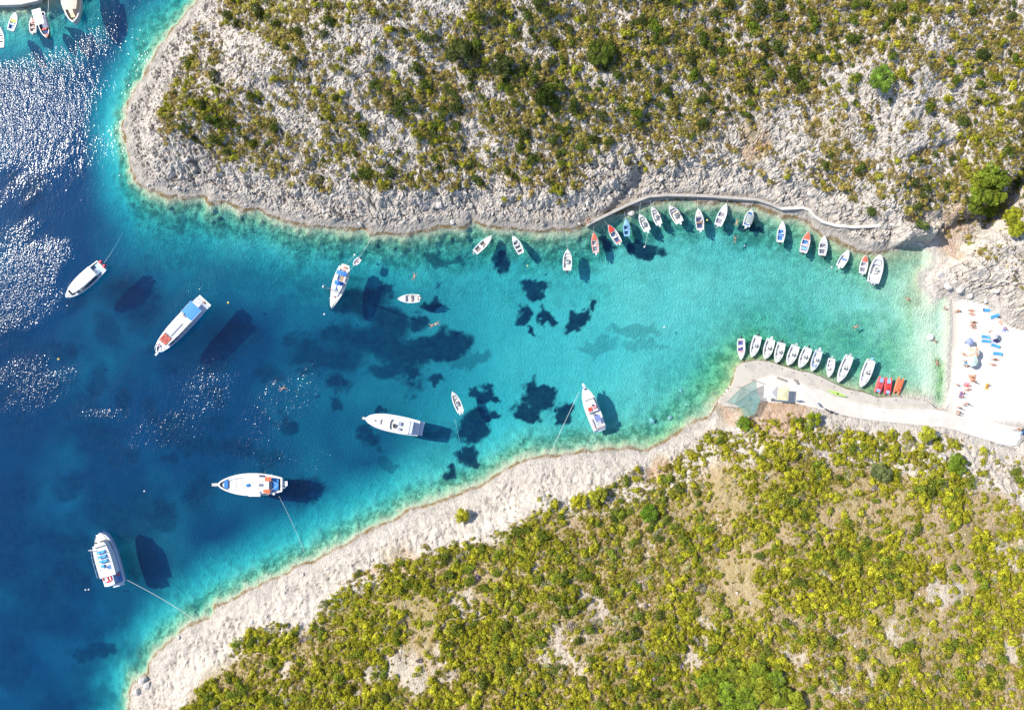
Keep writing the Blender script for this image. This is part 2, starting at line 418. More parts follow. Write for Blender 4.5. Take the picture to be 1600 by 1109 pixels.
seagrass *= (1-.3*sst(620, 300, GPX)*sst(.15, -.35, fbm(GX*.14, GY*.14, 4, 69)))
seagrass *= sst(1.0, 3.0, dep_d)*(GZ < 0)
nzone = sst(600, 420, GPY)
reach = np.where(GPY < 480, 9.0*sst(150, 230, GPX)*(1-0.55*sst(1150, 1300, GPX))+2.5, 6.5 + 4*sst(940, 1040, GPX)*(1-sst(1160, 1260, GPX)) - 3*sst(1160,1260,GPX))
reach = np.where(GPX > 1440, 0.01, reach)
reach = reach*(1+.5*fbm(GX*.11, GY*.11, 3, 71))
algae = np.maximum(sst(1.0, 0.45, dep_d/np.maximum(reach, .01)), .5*sst(1.0, .4, dep_d/np.maximum(reach*2.0, .01))*(.6+.4*fbm(GX*.3, GY*.3, 3, 77)))
sandy = sst(1474, 1490, GPX)*sst(462, 474, GPY)*sst(670, 650, GPY)*(bil(F_N, GX, GY) < .4)*(bil(F_S, GX, GY) < .4)
sandy *= sst(-.12, .0, GZ)
eel = sst(1468, 1462, GPX)*0 + np.exp(-(((GPX-1467-6*fbm(GX*.2, GY*.2, 3, 72))/7)**2))*sst(552, 566, GPY)*sst(636, 618, GPY)
eel = np.maximum(eel, .6*np.exp(-(((GPX-1420)/8)**2))*sst(455, 475, GPY)*sst(560, 520, GPY))
eel = np.maximum(eel, (.35+.45*sst(440, 520, GPY))*sst(1080, 1240, GPX + .8*(GPY-480))*sst(1455, 1385, GPX)*sst(-.7, .25, fbm(GX*.12, GY*.12, 5, 78, .6)))
eel = np.maximum(eel, .65*sst(0.0, .5, fbm(GX*.22, GY*.22, 4, 73))*sst(1180, 1260, GPX)*sst(1440, 1380, GPX)*sst(470, 500, GPY))*(GZ < 0)
dN = bil(F_N, GX, GY); dS = bil(F_S, GX, GY)
soil = np.zeros(GZ.shape)
soil = np.maximum(soil, sst(9.5, 14, dS + 3*fbm(GX*.1, GY*.1, 3, 74))*(dS > 0))
for cx, cy, r, k in ((1215,655,42,.95),(1165,640,20,.8),(1185,235,22,.9),(1170,215,16,.8),(1500,350,40,.75),(1490,380,26,.8),(1300,205,30,.45),(1120,190,30,.3),(1035,735,26,.9),(590,900,16,.8),(640,880,40,.5),(900,900,60,.3),(1130,650,22,.45)):
    soil = np.maximum(soil, k*sst(1.25, .5, np.hypot(wpx-cx, wpy-cy)/r))
BARE = [(890,1010,34),(905,1040,24),(915,925,18),(930,945,14),(1110,1000,22),(1090,1030,18),(1095,990,14),(1460,915,26),(1480,935,22),(1445,905,14),(1235,1020,24),(1270,1035,18),(1590,890,20),(1580,850,14),(1585,1010,26),
 (620,1040,34),(600,1015,20),(560,1080,16),(690,1040,26),(720,960,20),(640,1050,22),(450,1050,22),(470,980,14),(700,930,12),(1560,725,26),(1500,700,18),(1535,710,20),(1600,790,18),(1330,910,14),(1400,970,16),(1380,1060,14),(1310,1085,16),(1420,990,10),
 (1240,960,12),(1330,975,12),(1490,720,10),(1440,705,12),(1575,760,14),(1180,700,14),(830,880,14),(810,950,14),(1000,930,12),(1020,870,12),(1010,910,10),(950,860,8)]
bare = np.zeros(GZ.shape); bwx = GPX + 60*fbm(GX*.2, GY*.2, 5, 67, .68); bwy = GPY + 55*fbm(GX*.2+70, GY*.2, 5, 68, .68)
for cx, cy, r in BARE: bare = np.maximum(bare, sst(1.05, .6, np.hypot((bwx-cx), (bwy-cy))/(r*1.02)))
soil *= (1-0.65*bare)
_w = 2.5*fbm(GX*.12, GY*.12, 4, 41); _xr = GX*.80-GY*.60+_w; _yr = GX*.60+GY*.80-_w
longcrack = np.maximum(sst(.035, .0, np.abs(fbm(_xr*.10, _yr*.22, 5, 42, .55))), sst(.03, .0, np.abs(fbm(_xr*.2+5, _yr*.12+9, 4, 43, .55))))*(GZ > .3)
GZ -= .45*longcrack*sst(.3, 1.5, GZ)*(dN > 0) + .30*longcrack*sst(.3, 1.2, GZ)*(dS > 0)
pink = np.zeros(GZ.shape)
for cx, cy, r in ((1215,655,40),(1240,650,26),(1135,655,18),(1182,228,22),(1500,352,36),(1488,382,24),(1035,735,22),(590,900,14),(640,890,18),(1130,640,14),(660,880,20)): pink = np.maximum(pink, sst(1.3, .4, np.hypot(wpx-cx, wpy-cy)/r))
masks3 = np.stack([longcrack, pink, longcrack*0, longcrack*0], -1).reshape(-1, 4)
masks = np.stack([seagrass, algae, sandy, soil], -1).reshape(-1, 4)
silt_depth_dim = sst(950, 380, GPX + 90*fbm(GX*.045, GY*.045, 4, 76, .6))*sst(4, 15, dep_d)  # western silt, darkened further to stand in for light lost in deeper water
silt_depth_dim = silt_depth_dim*(.98 + .38*fbm(GX*.04+7, GY*.04, 4, 79, .6)); silt_depth_dim = np.clip(silt_depth_dim, 0, 1)
belt_off = sst(1385, 1420, GPX)*sst(350, 380, GPY)*sst(660, 640, GPY)
masks2 = np.stack([eel, sst(0, 1, dS), silt_depth_dim, 1-belt_off], -1).reshape(-1, 4)

# ------------------------------------------------------------------ terrain material
def terrain_material():
    m, nt, out = new_mat("limestone_coast")
    g = N(nt, "ShaderNodeNewGeometry"); P = g.outputs["Position"]
    a = N(nt, "ShaderNodeAttribute", attribute_name="masks"); b = N(nt, "ShaderNodeAttribute", attribute_name="masks2")
    sa = N(nt, "ShaderNodeSeparateColor"); L(nt, a.outputs["Color"], sa.inputs[0]); sb = N(nt, "ShaderNodeSeparateColor"); L(nt, b.outputs["Color"], sb.inputs[0])
    sxyz = N(nt, "ShaderNodeSeparateXYZ"); L(nt, P, sxyz.inputs[0]); z = sxyz.outputs[2]
    n_big = noise(nt, P, 0.13, 4, .6); n_mid = noise(nt, P, 0.6, 5, .65); n_fine = noise(nt, P, 2.6, 4, .65); n_tiny = noise(nt, P, 7.0, 3, .6)
    # limestone
    south = sb.outputs[1]
    light = mixc(nt, south, (.58, .51, .435), (.61, .53, .445)); greyc = mixc(nt, south, (.35, .315, .285), (.45, .395, .34))
    rock = mixc(nt, ramp(nt, n_mid, .40, .66), light, greyc)
    rock = mixc(nt, ramp(nt, n_big, .52, .72, 0, .45), rock, (.52, .42, .33))
    pits = math_n(nt, 'MULTIPLY', ramp(nt, n_fine, .60, .72), ramp(nt, n_mid, .35, .6, 0.2, .8))
    rock = mixc(nt, math_n(nt, 'MULTIPLY', pits, .8), rock, (.14, .125, .11))
    c3 = N(nt, 'ShaderNodeAttribute', attribute_name='masks3'); s3 = N(nt, 'ShaderNodeSeparateColor'); L(nt, c3.outputs['Color'], s3.inputs[0])
    rock = mixc(nt, math_n(nt, 'MULTIPLY', s3.outputs[0], mixf(nt, south, .65, .55)), rock, (.17, .14, .11))
    streak = ramp(nt, n_tiny, .35, .7, 0, .35); rock = mixc(nt, streak, rock, (.70, .66, .61))
    # dark lichen belt low on the rocks, ochre algae belt at the waterline
    zn = math_n(nt, 'ADD', z, math_n(nt, 'MULTIPLY', math_n(nt, 'SUBTRACT', n_mid, .5), 1.1))
    belt = math_n(nt, 'MULTIPLY', math_n(nt, 'MULTIPLY', ramp(nt, zn, 2.4, .5), ramp(nt, n_fine, .3, .6, .5, 1)), mixf(nt, south, .45, .18))
    rock = mixc(nt, math_n(nt, 'MULTIPLY', belt, b.outputs['Alpha']), rock, (.16, .145, .13))
    zo = math_n(nt, 'ADD', z, math_n(nt, 'MULTIPLY', math_n(nt, 'SUBTRACT', n_fine, .5), .35))
    och = math_n(nt, 'MULTIPLY', math_n(nt, 'MULTIPLY', ramp(nt, zo, .34, .12), ramp(nt, zo, -.6, -.15)), b.outputs['Alpha'])
    rock = mixc(nt, math_n(nt, 'MULTIPLY', och, ramp(nt, n_mid, .35, .6, .2, .95)), rock, mixc(nt, south, (.20, .135, .05), (.33, .215, .07)))
    # soil and dry grass
    soilc = mixc(nt, ramp(nt, n_mid, .35, .65), (.40, .31, .16), (.31, .23, .09))
    soilc = mixc(nt, ramp(nt, n_fine, .5, .75), soilc, (.44, .38, .22))
    soilc = mixc(nt, ramp(nt, n_big, .45, .65, 0, .7), soilc, (.42, .30, .19))
    soilc = mixc(nt, math_n(nt, 'MULTIPLY', s3.outputs[1], .85), soilc, mixc(nt, ramp(nt, n_mid, .35, .65), (.55, .39, .29), (.44, .28, .19)))
    sf = math_n(nt, 'MULTIPLY', math_n(nt, 'MAXIMUM', a.outputs["Alpha"], math_n(nt, 'MULTIPLY', s3.outputs[1], .8)), ramp(nt, n_fine, .25, .5, .55, 1.0))
    land = mixc(nt, sf, rock, soilc)
    # sea floor
    sand = mixc(nt, ramp(nt, n_mid, .3, .7), (.74, .71, .52), (.62, .62, .43))
    sand = mixc(nt, math_n(nt, 'MULTIPLY', sb.outputs[2], .97), sand, (.040, .052, .088))  # dark blue silt colour also paints in the dimming of deep water
    alg = mixc(nt, ramp(nt, n_mid, .38, .62), (.46, .54, .33), (.17, .25, .14))
    alg = mixc(nt, ramp(nt, n_fine, .52, .70), alg, (.06, .09, .055))
    shallow = ramp(nt, z, -1.3, -.15); alg = mixc(nt, math_n(nt, 'MULTIPLY', shallow, .85), alg, (.54, .49, .34))
    under = mixc(nt, sa.outputs[1], sand, alg)
    under = mixc(nt, math_n(nt, 'MULTIPLY', sb.outputs[0], ramp(nt, n_fine, .3, .6, .5, 1)), under, mixc(nt, ramp(nt, n_mid, .35, .62), (.30, .46, .16), (.10, .22, .08)))
    meadow = mixc(nt, ramp(nt, n_mid, .35, .65), (.012, .020, .024), (.04, .055, .05))
    under = mixc(nt, sa.outputs[0], under, meadow)
    uw = ramp(nt, zo, .02, -.35)
    col = mixc(nt, uw, land, under)
    beach = mixc(nt, ramp(nt, n_fine, .35, .7), (.66, .61, .55), (.56, .51, .455))
    wet = ramp(nt, z, .16, .02); beach = mixc(nt, math_n(nt, 'MULTIPLY', wet, .55), beach, (.46, .37, .29))
    col = mixc(nt, math_n(nt, 'MULTIPLY', sa.outputs[2], math_n(nt, 'SUBTRACT', 1, math_n(nt, 'MULTIPLY', sb.outputs[0], .75))), col, beach)
    p = N(nt, "ShaderNodeBsdfPrincipled", i_Roughness=.9); p.inputs["Specular IOR Level"].default_value = .15
    L(nt, col, p.inputs["Base Color"])
    vor = N(nt, "ShaderNodeTexVoronoi", feature='DISTANCE_TO_EDGE'); vor.inputs["Scale"].default_value = 1.1
    wv = N(nt, "ShaderNodeVectorMath", operation='ADD'); L(nt, P, wv.inputs[0])
    nc = N(nt, "ShaderNodeTexNoise"); nc.inputs["Scale"].default_value = .8; L(nt, P, nc.inputs["Vector"])
    L(nt, nc.outputs["Color"], wv.inputs[1]); L(nt, wv.outputs[0], vor.inputs["Vector"])
    hgt = math_n(nt, 'ADD', math_n(nt, 'MULTIPLY', n_fine, .55), math_n(nt, 'MULTIPLY', ramp(nt, vor.outputs["Distance"], 0, .12), .10))
    hgt = math_n(nt, 'ADD', hgt, math_n(nt, 'MULTIPLY', n_tiny, .16))
    keep = math_n(nt, 'SUBTRACT', 1, math_n(nt, 'MULTIPLY', sa.outputs[2], .93))
    bump = N(nt, "ShaderNodeBump", i_Strength=.75, i_Distance=1.0)
    L(nt, math_n(nt, 'MULTIPLY', hgt, keep), bump.inputs["Height"]); L(nt, bump.outputs[0], p.inputs["Normal"])
    L(nt, p.outputs[0], out.inputs[0])
    return m
def mixf(nt, fac, a, b):
    m = nt.nodes.new("ShaderNodeMix"); m.data_type = 'FLOAT'
    nt.links.new(fac, m.inputs[0]); m.inputs[2].default_value = a; m.inputs[3].default_value = b
    return m.outputs[0]
MAT_T = terrain_material()

idx = np.arange(ny*nx).reshape(ny, nx)
quads = np.stack([idx[:-1, :-1], idx[:-1, 1:], idx[1:, 1:], idx[1:, :-1]], -1).reshape(-1, 4)
V = np.stack([GX, GY, GZ], -1).reshape(-1, 3)
fz = GZ.reshape(-1)[quads].max(1)
fdN = dN.reshape(-1)[quads].max(1); fdS = dS.reshape(-1)[quads].max(1); fNW = bil(F_NW, GX, GY).reshape(-1)[quads].max(1)
reg = np.full(len(quads), 3)                       # beach and quay ground
reg[fdN > 0] = 1; reg[(fdS > 0) & (fdN <= 0)] = 2
reg[fz < 0] = 0
def terrain_piece(name, sel):
    q = quads[sel]; used, inv = np.unique(q, return_inverse=True); q = inv.reshape(-1, 4)
    me = bpy.data.meshes.new(name)
    me.vertices.add(len(used)); me.vertices.foreach_set("co", V[used].astype(np.float32).ravel())
    me.loops.add(q.size); me.loops.foreach_set("vertex_index", q.astype(np.int32).ravel())
    me.polygons.add(len(q)); me.polygons.foreach_set("loop_start", np.arange(0, q.size, 4, dtype=np.int32))
    me.polygons.foreach_set("use_smooth", np.full(len(q), name != "hillside_north"))
    me.update(calc_edges=True)
    for nm, arr in (("masks", masks), ("masks2", masks2), ("masks3", masks3)):
        at = me.attributes.new(nm, 'FLOAT_COLOR', 'POINT'); at.data.foreach_set("color", arr[used].astype(np.float32).ravel())
    me.materials.append(MAT_T)
    o = bpy.data.objects.new(name, me); COL.objects.link(o); o["kind"] = "structure"
    return o
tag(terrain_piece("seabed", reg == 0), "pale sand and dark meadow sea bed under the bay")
tag(terrain_piece("hillside_north", reg == 1), "pale limestone hillside with scrub north of the bay")
tag(terrain_piece("hillside_south", reg == 2), "sunlit hillside behind the smooth white rock shore")
tag(terrain_piece("beach", reg == 3), "white sand beach at the head of the bay")

# ------------------------------------------------------------------ water: a clear absorbing body with a rippled surface
def water_material():
    m, nt, out = new_mat("sea_water")
    g = N(nt, "ShaderNodeNewGeometry"); P = g.outputs["Position"]
    at = N(nt, "ShaderNodeAttribute", attribute_name="wind")
    mp = N(nt, "ShaderNodeMapping"); mp.inputs["Rotation"].default_value = (0, 0, math.radians(-52)); mp.inputs["Scale"].default_value = (1.0, .42, 1); L(nt, P, mp.inputs[0])
    n1 = noise(nt, mp.outputs[0], 1.1, 3, .6)
    mp2 = N(nt, "ShaderNodeMapping"); mp2.inputs["Rotation"].default_value = (0, 0, math.radians(20)); mp2.inputs["Scale"].default_value = (1.0, .7, 1); L(nt, P, mp2.inputs[0])
    n2 = noise(nt, mp2.outputs[0], .42, 2, .5)
    h = math_n(nt, 'ADD', math_n(nt, 'MULTIPLY', n1, .16), math_n(nt, 'MULTIPLY', n2, .12))
    n3 = noise(nt, P, 2.6, 1, .5)
    h = math_n(nt, 'ADD', h, math_n(nt, 'MULTIPLY', n3, .085))
    h = math_n(nt, 'MULTIPLY', h, at.outputs["Fac"])
    bump = N(nt, "ShaderNodeBump", i_Strength=1.0, i_Distance=1.0); L(nt, h, bump.inputs["Height"])
    lw = N(nt, "ShaderNodeLayerWeight", i_Blend=.5)
    fres = math_n(nt, 'ADD', .02, math_n(nt, 'MULTIPLY', .98, math_n(nt, 'POWER', lw.outputs["Facing"], 5.0)))
    gl = N(nt, "ShaderNodeBsdfGlossy", i_Roughness=.13); L(nt, bump.outputs[0], gl.inputs["Normal"]); L(nt, math_n(nt, "MULTIPLY_ADD", at.outputs["Fac"], .06, .09), gl.inputs["Roughness"])
    tr = N(nt, "ShaderNodeBsdfTransparent")
    mx = N(nt, "ShaderNodeMixShader"); L(nt, fres, mx.inputs[0]); L(nt, tr.outputs[0], mx.inputs[1]); L(nt, gl.outputs[0], mx.inputs[2])
    L(nt, mx.outputs[0], out.inputs["Surface"])
    va = N(nt, "ShaderNodeVolumeAbsorption")
    ab = (0.28, 0.056, 0.012); dens = 0.4
    va.inputs["Color"].default_value = (1-ab[0]/dens, 1-ab[1]/dens, 1-ab[2]/dens, 1); va.inputs["Density"].default_value = dens
    vs = N(nt, "ShaderNodeVolumeScatter", i_Density=.025); vs.inputs["Color"].default_value = (.10, .34, 1, 1)
    ad = N(nt, "ShaderNodeAddShader"); L(nt, va.outputs[0], ad.inputs[0]); L(nt, vs.outputs[0], ad.inputs[1])
    L(nt, ad.outputs[0], out.inputs["Volume"])
    return m
wx = np.arange(-185, 185.1, 1.0); wy = np.arange(-150, 150.1, 1.0)
WXg, WYg = np.meshgrid(wx, wy); wpx_ = 800+WXg/S; wpy_ = 554.5-WYg/S
wind = .20 + .42*sst(620, 250, wpx_)*sst(-.25, .45, fbm((WXg*.8+WYg*.6)*.035+3, (-WXg*.6+WYg*.8)*.09, 4, 83))
fine_st = fbm((WXg*.8+WYg*.6)*.09, (-WXg*.6+WYg*.8)*.3, 3, 82)
streaks = fbm((WXg*.8+WYg*.6)*.03, (-WXg*.6+WYg*.8)*.11, 4, 81)
for cx, cy, rx, ry, k in ((55,175,105,85,1.0),(20,210,90,60,1.0),(130,130,60,50,.7),(55,440,55,60,1.0),(20,470,70,60,1.0),(90,400,30,30,.9),(30,590,60,50,.75),(160,650,50,16,.85),(330,610,90,60,.75),(270,680,110,60,.65),(440,640,90,70,.7),(430,720,90,70,.65),(430,600,26,14,.8),(330,790,60,60,.5),(200,720,80,60,.45),(120,780,70,60,.4),(640,500,40,40,.4),(100,880,60,60,.35),(230,90,30,40,.6),(170,70,40,30,.6),(520,620,60,60,.4)):
    k = k*1.0 if cx < 140 and cy < 500 else k*1.45
    e = np.sqrt(((wpx_-cx)/rx)**2+((wpy_-cy)/ry)**2) + .95*streaks + .35*fine_st
    wind = np.maximum(wind, .16+(k*1.15-.16)*sst(1.45, .05, e))
wind *= (1-.55*sst(700, 1100, wpx_))
nyw, nxw = WXg.shape
tv = np.stack([WXg, WYg, 0*WXg], -1).reshape(-1, 3)
ti = np.arange(nyw*nxw).reshape(nyw, nxw)
tq = np.stack([ti[:-1,:-1], ti[:-1,1:], ti[1:,1:], ti[1:,:-1]], -1).reshape(-1, 4).tolist()
border = list(ti[0, :]) + list(ti[1:, -1]) + list(ti[-1, -2::-1]) + list(ti[-2:0:-1, 0])
bv = [(tv[i][0], tv[i][1], -26.0) for i in border]; b0 = len(tv); nb = len(border)
side = [(int(border[(i+1) % nb]), int(border[i]), b0+i, b0+(i+1) % nb) for i in range(nb)]
sea = mesh_obj("sea_water", np.vstack([tv, np.array(bv)]).tolist(), tq + side + [[b0+i for i in reversed(range(nb))]], water_material())
aw = sea.data.attributes.new("wind", 'FLOAT', 'POINT'); aw.data.foreach_set("value", np.concatenate([wind.ravel(), np.zeros(nb)]).astype(np.float32))
tag(sea, "clear turquoise to deep blue bay water", kind="structure")

# ------------------------------------------------------------------ vegetation
def leaf_material(name, trans=.28):
    m, nt, out = new_mat(name)
    a = N(nt, "ShaderNodeAttribute", attribute_name="tint", attribute_type='INSTANCER')
    b = N(nt, "ShaderNodeAttribute", attribute_name="shade")
    sc = N(nt, "ShaderNodeVectorMath", operation='SCALE'); L(nt, a.outputs["Color"], sc.inputs[0]); L(nt, b.outputs["Fac"], sc.inputs["Scale"])
    d = N(nt, "ShaderNodeBsdfDiffuse"); t = N(nt, "ShaderNodeBsdfTranslucent")
    L(nt, sc.outputs[0], d.inputs[0]); L(nt, sc.outputs[0], t.inputs[0])
    mx = N(nt, "ShaderNodeMixShader", i_0=trans); L(nt, d.outputs[0], mx.inputs[1]); L(nt, t.outputs[0], mx.inputs[2])
    L(nt, mx.outputs[0], out.inputs[0])
    return m
MAT_LEAF = leaf_material("foliage")
PROTO = bpy.data.collections.new("plant_shapes")       # not linked to the scene: only a source of shared shapes

def leaf_mesh(name, seed, lobes, nleaf, leaf, spread=.6, flat=.75, lobe_r=(.3, .5), up=.35):
    r = np.random.default_rng(seed)
    cs = []
    for k in range(lobes):
        an = r.uniform(0, 6.283); rr = spread*math.sqrt(r.uniform(0, 1)); lr = r.uniform(*lobe_r)
        cs.append((rr*math.cos(an), rr*math.sin(an), (up + r.uniform(0, .5)*(1-rr))*flat, lr))
    cs = np.array(cs)
    w = cs[:, 3]**2; w /= w.sum()
    k = r.choice(lobes, nleaf, p=w)
    u = r.normal(size=(nleaf, 3)); u /= np.linalg.norm(u, axis=1, keepdims=True); u[:, 2] = np.where(u[:, 2] < -.25, -u[:, 2], u[:, 2])
    rad = cs[k, 3]*r.uniform(.72, 1.05, nleaf)
    c = cs[k, :3] + u*rad[:, None]*np.array([1, 1, flat]); c[:, 2] = np.maximum(c[:, 2], .03)
    nrm = u + r.normal(size=(nleaf, 3))*.45; nrm /= np.linalg.norm(nrm, axis=1, keepdims=True)
    t = np.cross(nrm, r.normal(size=(nleaf, 3))); t /= np.linalg.norm(t, axis=1, keepdims=True); b = np.cross(nrm, t)
    sz = leaf*r.uniform(.6, 1.35, nleaf)[:, None]
    q = np.stack([c-t*sz, c-b*sz*.62, c+t*sz, c+b*sz*.62], 1)
    me = bpy.data.meshes.new(name)
    me.from_pydata(q.reshape(-1, 3).tolist(), [], np.arange(nleaf*4).reshape(-1, 4).tolist())
    sh = np.repeat(r.uniform(.62, 1.35, lobes)[k]*r.uniform(.7, 1.3, nleaf), 4)
    at = me.attributes.new("shade", 'FLOAT', 'POINT'); at.data.foreach_set("value", sh.astype(np.float32))
    me.materials.append(MAT_LEAF)
    return me
SHAPES = {"pine_bush": [], "evergreen_shrub": [], "olive_shrub": [], "scrub": [], "tuft": []}
for i in range(5):
    SHAPES["pine_bush"].append(leaf_mesh("pine_shape", 100+i, 7+i, 330, .105, .66, .95, (.24, .42)))
    SHAPES["evergreen_shrub"].append(leaf_mesh("evergreen_shape", 200+i, 8+i, 380, .10, .6, .85, (.3, .5)))
    SHAPES["olive_shrub"].append(leaf_mesh("olive_shape", 300+i, 6+i, 240, .105, .68, .7, (.22, .42)))
    SHAPES["scrub"].append(leaf_mesh("scrub_shape", 400+i, 5, 90, .15, .7, .6, (.2, .4)))
    SHAPES["tuft"].append(leaf_mesh("tuft_shape", 500+i, 3, 26, .26, .6, .55, (.25, .45)))
PCOL = {}
for k, ms in SHAPES.items():
    c = bpy.data.collections.new(k + "_shapes"); PCOL[k] = c
    for i, me in enumerate(ms):
        o = bpy.data.objects.new("%s_shape_%02d" % (k, i), me); c.objects.link(o)

def gn_stuff(name, kind, P, R, Sc, I, T):
    """one object of scattered plants; points carry turn, size, shape and tint"""
    me = bpy.data.meshes.new(name); n = len(P)
    me.vertices.add(n); me.vertices.foreach_set("co", P.astype(np.float32).ravel())
    for nm, typ, arr, key in (("turn", 'FLOAT_VECTOR', R, "vector"), ("size", 'FLOAT_VECTOR', Sc, "vector"), ("pick", 'INT', I, "value"), ("tint", 'FLOAT_VECTOR', T, "vector")):
        at = me.attributes.new(nm, typ, 'POINT'); at.data.foreach_set(key, (arr.astype(np.int32) if typ == 'INT' else arr.astype(np.float32)).ravel())
    o = bpy.data.objects.new(name, me); COL.objects.link(o); o["kind"] = "stuff"
    ng = bpy.data.node_groups.new(name, 'GeometryNodeTree')
    ng.interface.new_socket("Geometry", in_out='INPUT', socket_type='NodeSocketGeometry'); ng.interface.new_socket("Geometry", in_out='OUTPUT', socket_type='NodeSocketGeometry')
    gi = ng.nodes.new("NodeGroupInput"); go = ng.nodes.new("NodeGroupOutput")
    ci = ng.nodes.new("GeometryNodeCollectionInfo"); ci.inputs[0].default_value = PCOL[kind]; ci.inputs[1].default_value = True; ci.inputs[2].default_value = True
    ip = ng.nodes.new("GeometryNodeInstanceOnPoints")
    def attr(nm, typ):
        a = ng.nodes.new("GeometryNodeInputNamedAttribute"); a.data_type = typ; a.inputs[0].default_value = nm; return a.outputs[0]
    ng.links.new(gi.outputs[0], ip.inputs["Points"]); ng.links.new(ci.outputs[0], ip.inputs["Instance"])
    ip.inputs["Pick Instance"].default_value = True
    ng.links.new(attr("pick", 'INT'), ip.inputs["Instance Index"])
    e2r = ng.nodes.new("FunctionNodeEulerToRotation"); ng.links.new(attr("turn", 'FLOAT_VECTOR'), e2r.inputs[0]); ng.links.new(e2r.outputs[0], ip.inputs["Rotation"])
    ng.links.new(attr("size", 'FLOAT_VECTOR'), ip.inputs["Scale"])
    ng.links.new(ip.outputs[0], go.inputs[0])
    md = o.modifiers.new("scatter", 'NODES'); md.node_group = ng
    return o

def candidates(step, seed):
    r = np.random.default_rng(seed)
    ax = np.arange(-124, 124, step); ay = np.arange(-87, 87, step)
    x, y = np.meshgrid(ax, ay); x = x + r.uniform(-.5, .5, x.shape)*step; y = y + r.uniform(-.5, .5, y.shape)*step
    x = x.ravel(); y = y.ravel()
    dn = bil(F_N, x, y); ds = bil(F_S, x, y)
    k = (dn > 2) | (ds > 2); x = x[k]; y = y[k]; dn = dn[k]; ds = ds[k]
    z = zatv(x, y); px, py = PX(x, y, z)
    v = (px > -30) & (px < 1640) & (py > -30) & (py < 1140)
    return r, x[v], y[v], z[v], px[v], py[v], dn[v], ds[v]
def gauss(px, py, cx, cy, rx, ry): return np.exp(-((px-cx)/rx)**2-((py-cy)/ry)**2)
def dens_north(x, y, px, py, dn):
    e = sst(6.0, 9.5, dn + 3.0*fbm(x*.16, y*.16, 3, 90) - 3.5*sst(330, 210, px) + 2.2*sst(1300, 1420, px))
    u = (x*.85-y*.5)*.10; v = (x*.5+y*.85)*.20
    n = fbm(u, v, 5, 91, .58)
    m = .49 + .16*sst(560, 760, px) + .25*gauss(px, py, 1310, 40, 130, 60) + .12*gauss(px, py, 1080, 90, 160, 120) - .14*gauss(px, py, 1420, 170, 150, 110) - .06*gauss(px, py, 1280, 200, 80, 60) + .2*gauss(px, py, 1545, 290, 60, 60) + .15*gauss(px, py, 1580, 80, 40, 120)
    m = m + .05*gauss(px, py, 430, 160, 150, 130) + .10*gauss(px, py, 290, 110, 50, 60) - .2*gauss(px, py, 1200, 230, 90, 40)
    m = m*(1-.75*sst(340, 400, py)*sst(1430, 1460, px)) - .35*sst(1180,1260,px)*sst(285,330,py)*sst(1420,1380,px)
    return e*np.clip(.52 + 1.6*(n + (m-.5)*1.3), .08, 1)
def dens_south(x, y, px, py, ds):
    thr = 9.0 + 2.5*sst(420, 250, px) - 5.5*sst(860, 1120, px) - 1.5*sst(1150, 1250, px)
    e = sst(thr, thr+2.5, ds + .6 + 4.2*fbm(x*.16, y*.16, 4, 92, .6))
    n = fbm(x*.10, y*.10, 5, 93, .58)
    d = np.clip(.92 + 1.9*n + .6*fbm(x*.035, y*.035, 2, 94), .15, 1)
    b = np.zeros(x.shape); qx = px + 60*fbm(x*.2, y*.2, 5, 67, .68); qy = py + 55*fbm(x*.2+70, y*.2, 5, 68, .68)
    for cx, cy, r in BARE: b = np.maximum(b, sst(1.0, .65, np.hypot(qx-cx, qy-cy)/(r*1.02)))
    b = np.maximum(b, .9*sst(1.2, .6, np.hypot(px-1215, py-652)/38))
    return e*d*(1-.82*b)
ROCKPATH = [(921,351),(977,322),(1012,308),(1100,308),(1180,313),(1218,328),(1250,326),(1275,345),(1310,358),(1390,354)]
def jitter(r, base, n, amt=.18):
    base = np.asarray(base); return np.clip(base*r.uniform(1-amt, 1+amt, (n, 1))*r.uniform(.93, 1.07, (n, 3)), .003, 1)

PLANTS = {}
def add(kind, x, y, z, px, py, size, tall, tint, r, north):
    n = len(x)
    if n == 0: return
    d = PLANTS.setdefault(kind, [])
    d.append(dict(P=np.stack([x, y, z-.04*size], -1), R=np.stack([r.uniform(-.12, .12, n), r.uniform(-.12, .12, n), r.uniform(0, 6.283, n)], -1),
                  S=np.stack([size*r.uniform(.85, 1.15, n), size*r.uniform(.85, 1.15, n), size*tall*r.uniform(.8, 1.2, n)], -1),
                  I=r.integers(0, 5, n), T=tint, px=px, py=py, north=np.full(n, north)))
C_PINE = (.47, .44, .035); C_PINE2 = (.36, .37, .04); C_GREEN = (.15, .21, .025); C_DARK = (.085, .105, .03); C_OLIVE = (.33, .29, .065); C_BROWN = (.36, .265, .085); C_GREYG = (.29, .27, .16); C_DRY = (.40, .28, .10)
def blend(a, b, t): return np.asarray(a)[None]*(1-t[:, None]) + np.asarray(b)[None]*t[:, None]
def layer(kind, step, seed, size, tall, dN_fn, dS_fn, tintN, tintS):
    r, x, y, z, px, py, dn, ds = candidates(step, seed)
    far = polyline_dist(ROCKPATH, x, y) > 1.6
    nrm = dn > 0
    p = np.where(nrm, dN_fn(x, y, px, py, dn), dS_fn(x, y, px, py, ds))*far
    k = r.uniform(0, 1, len(x)) < p
    x, y, z, px, py, nrm = (a[k] for a in (x, y, z, px, py, nrm)); n = len(x)
    s = r.uniform(0, 1, n)**1.8; sz = size[0] + (size[1]-size[0])*s
    T = np.where(nrm[:, None], tintN(r, x, y, px, py), tintS(r, x, y, px, py))
    add(kind, x, y, z, px, py, sz, tall, T, r, nrm)
    PLANTS[kind][-1]["north"] = nrm
z0 = lambda x, y, px, py, d: np.zeros(x.shape)
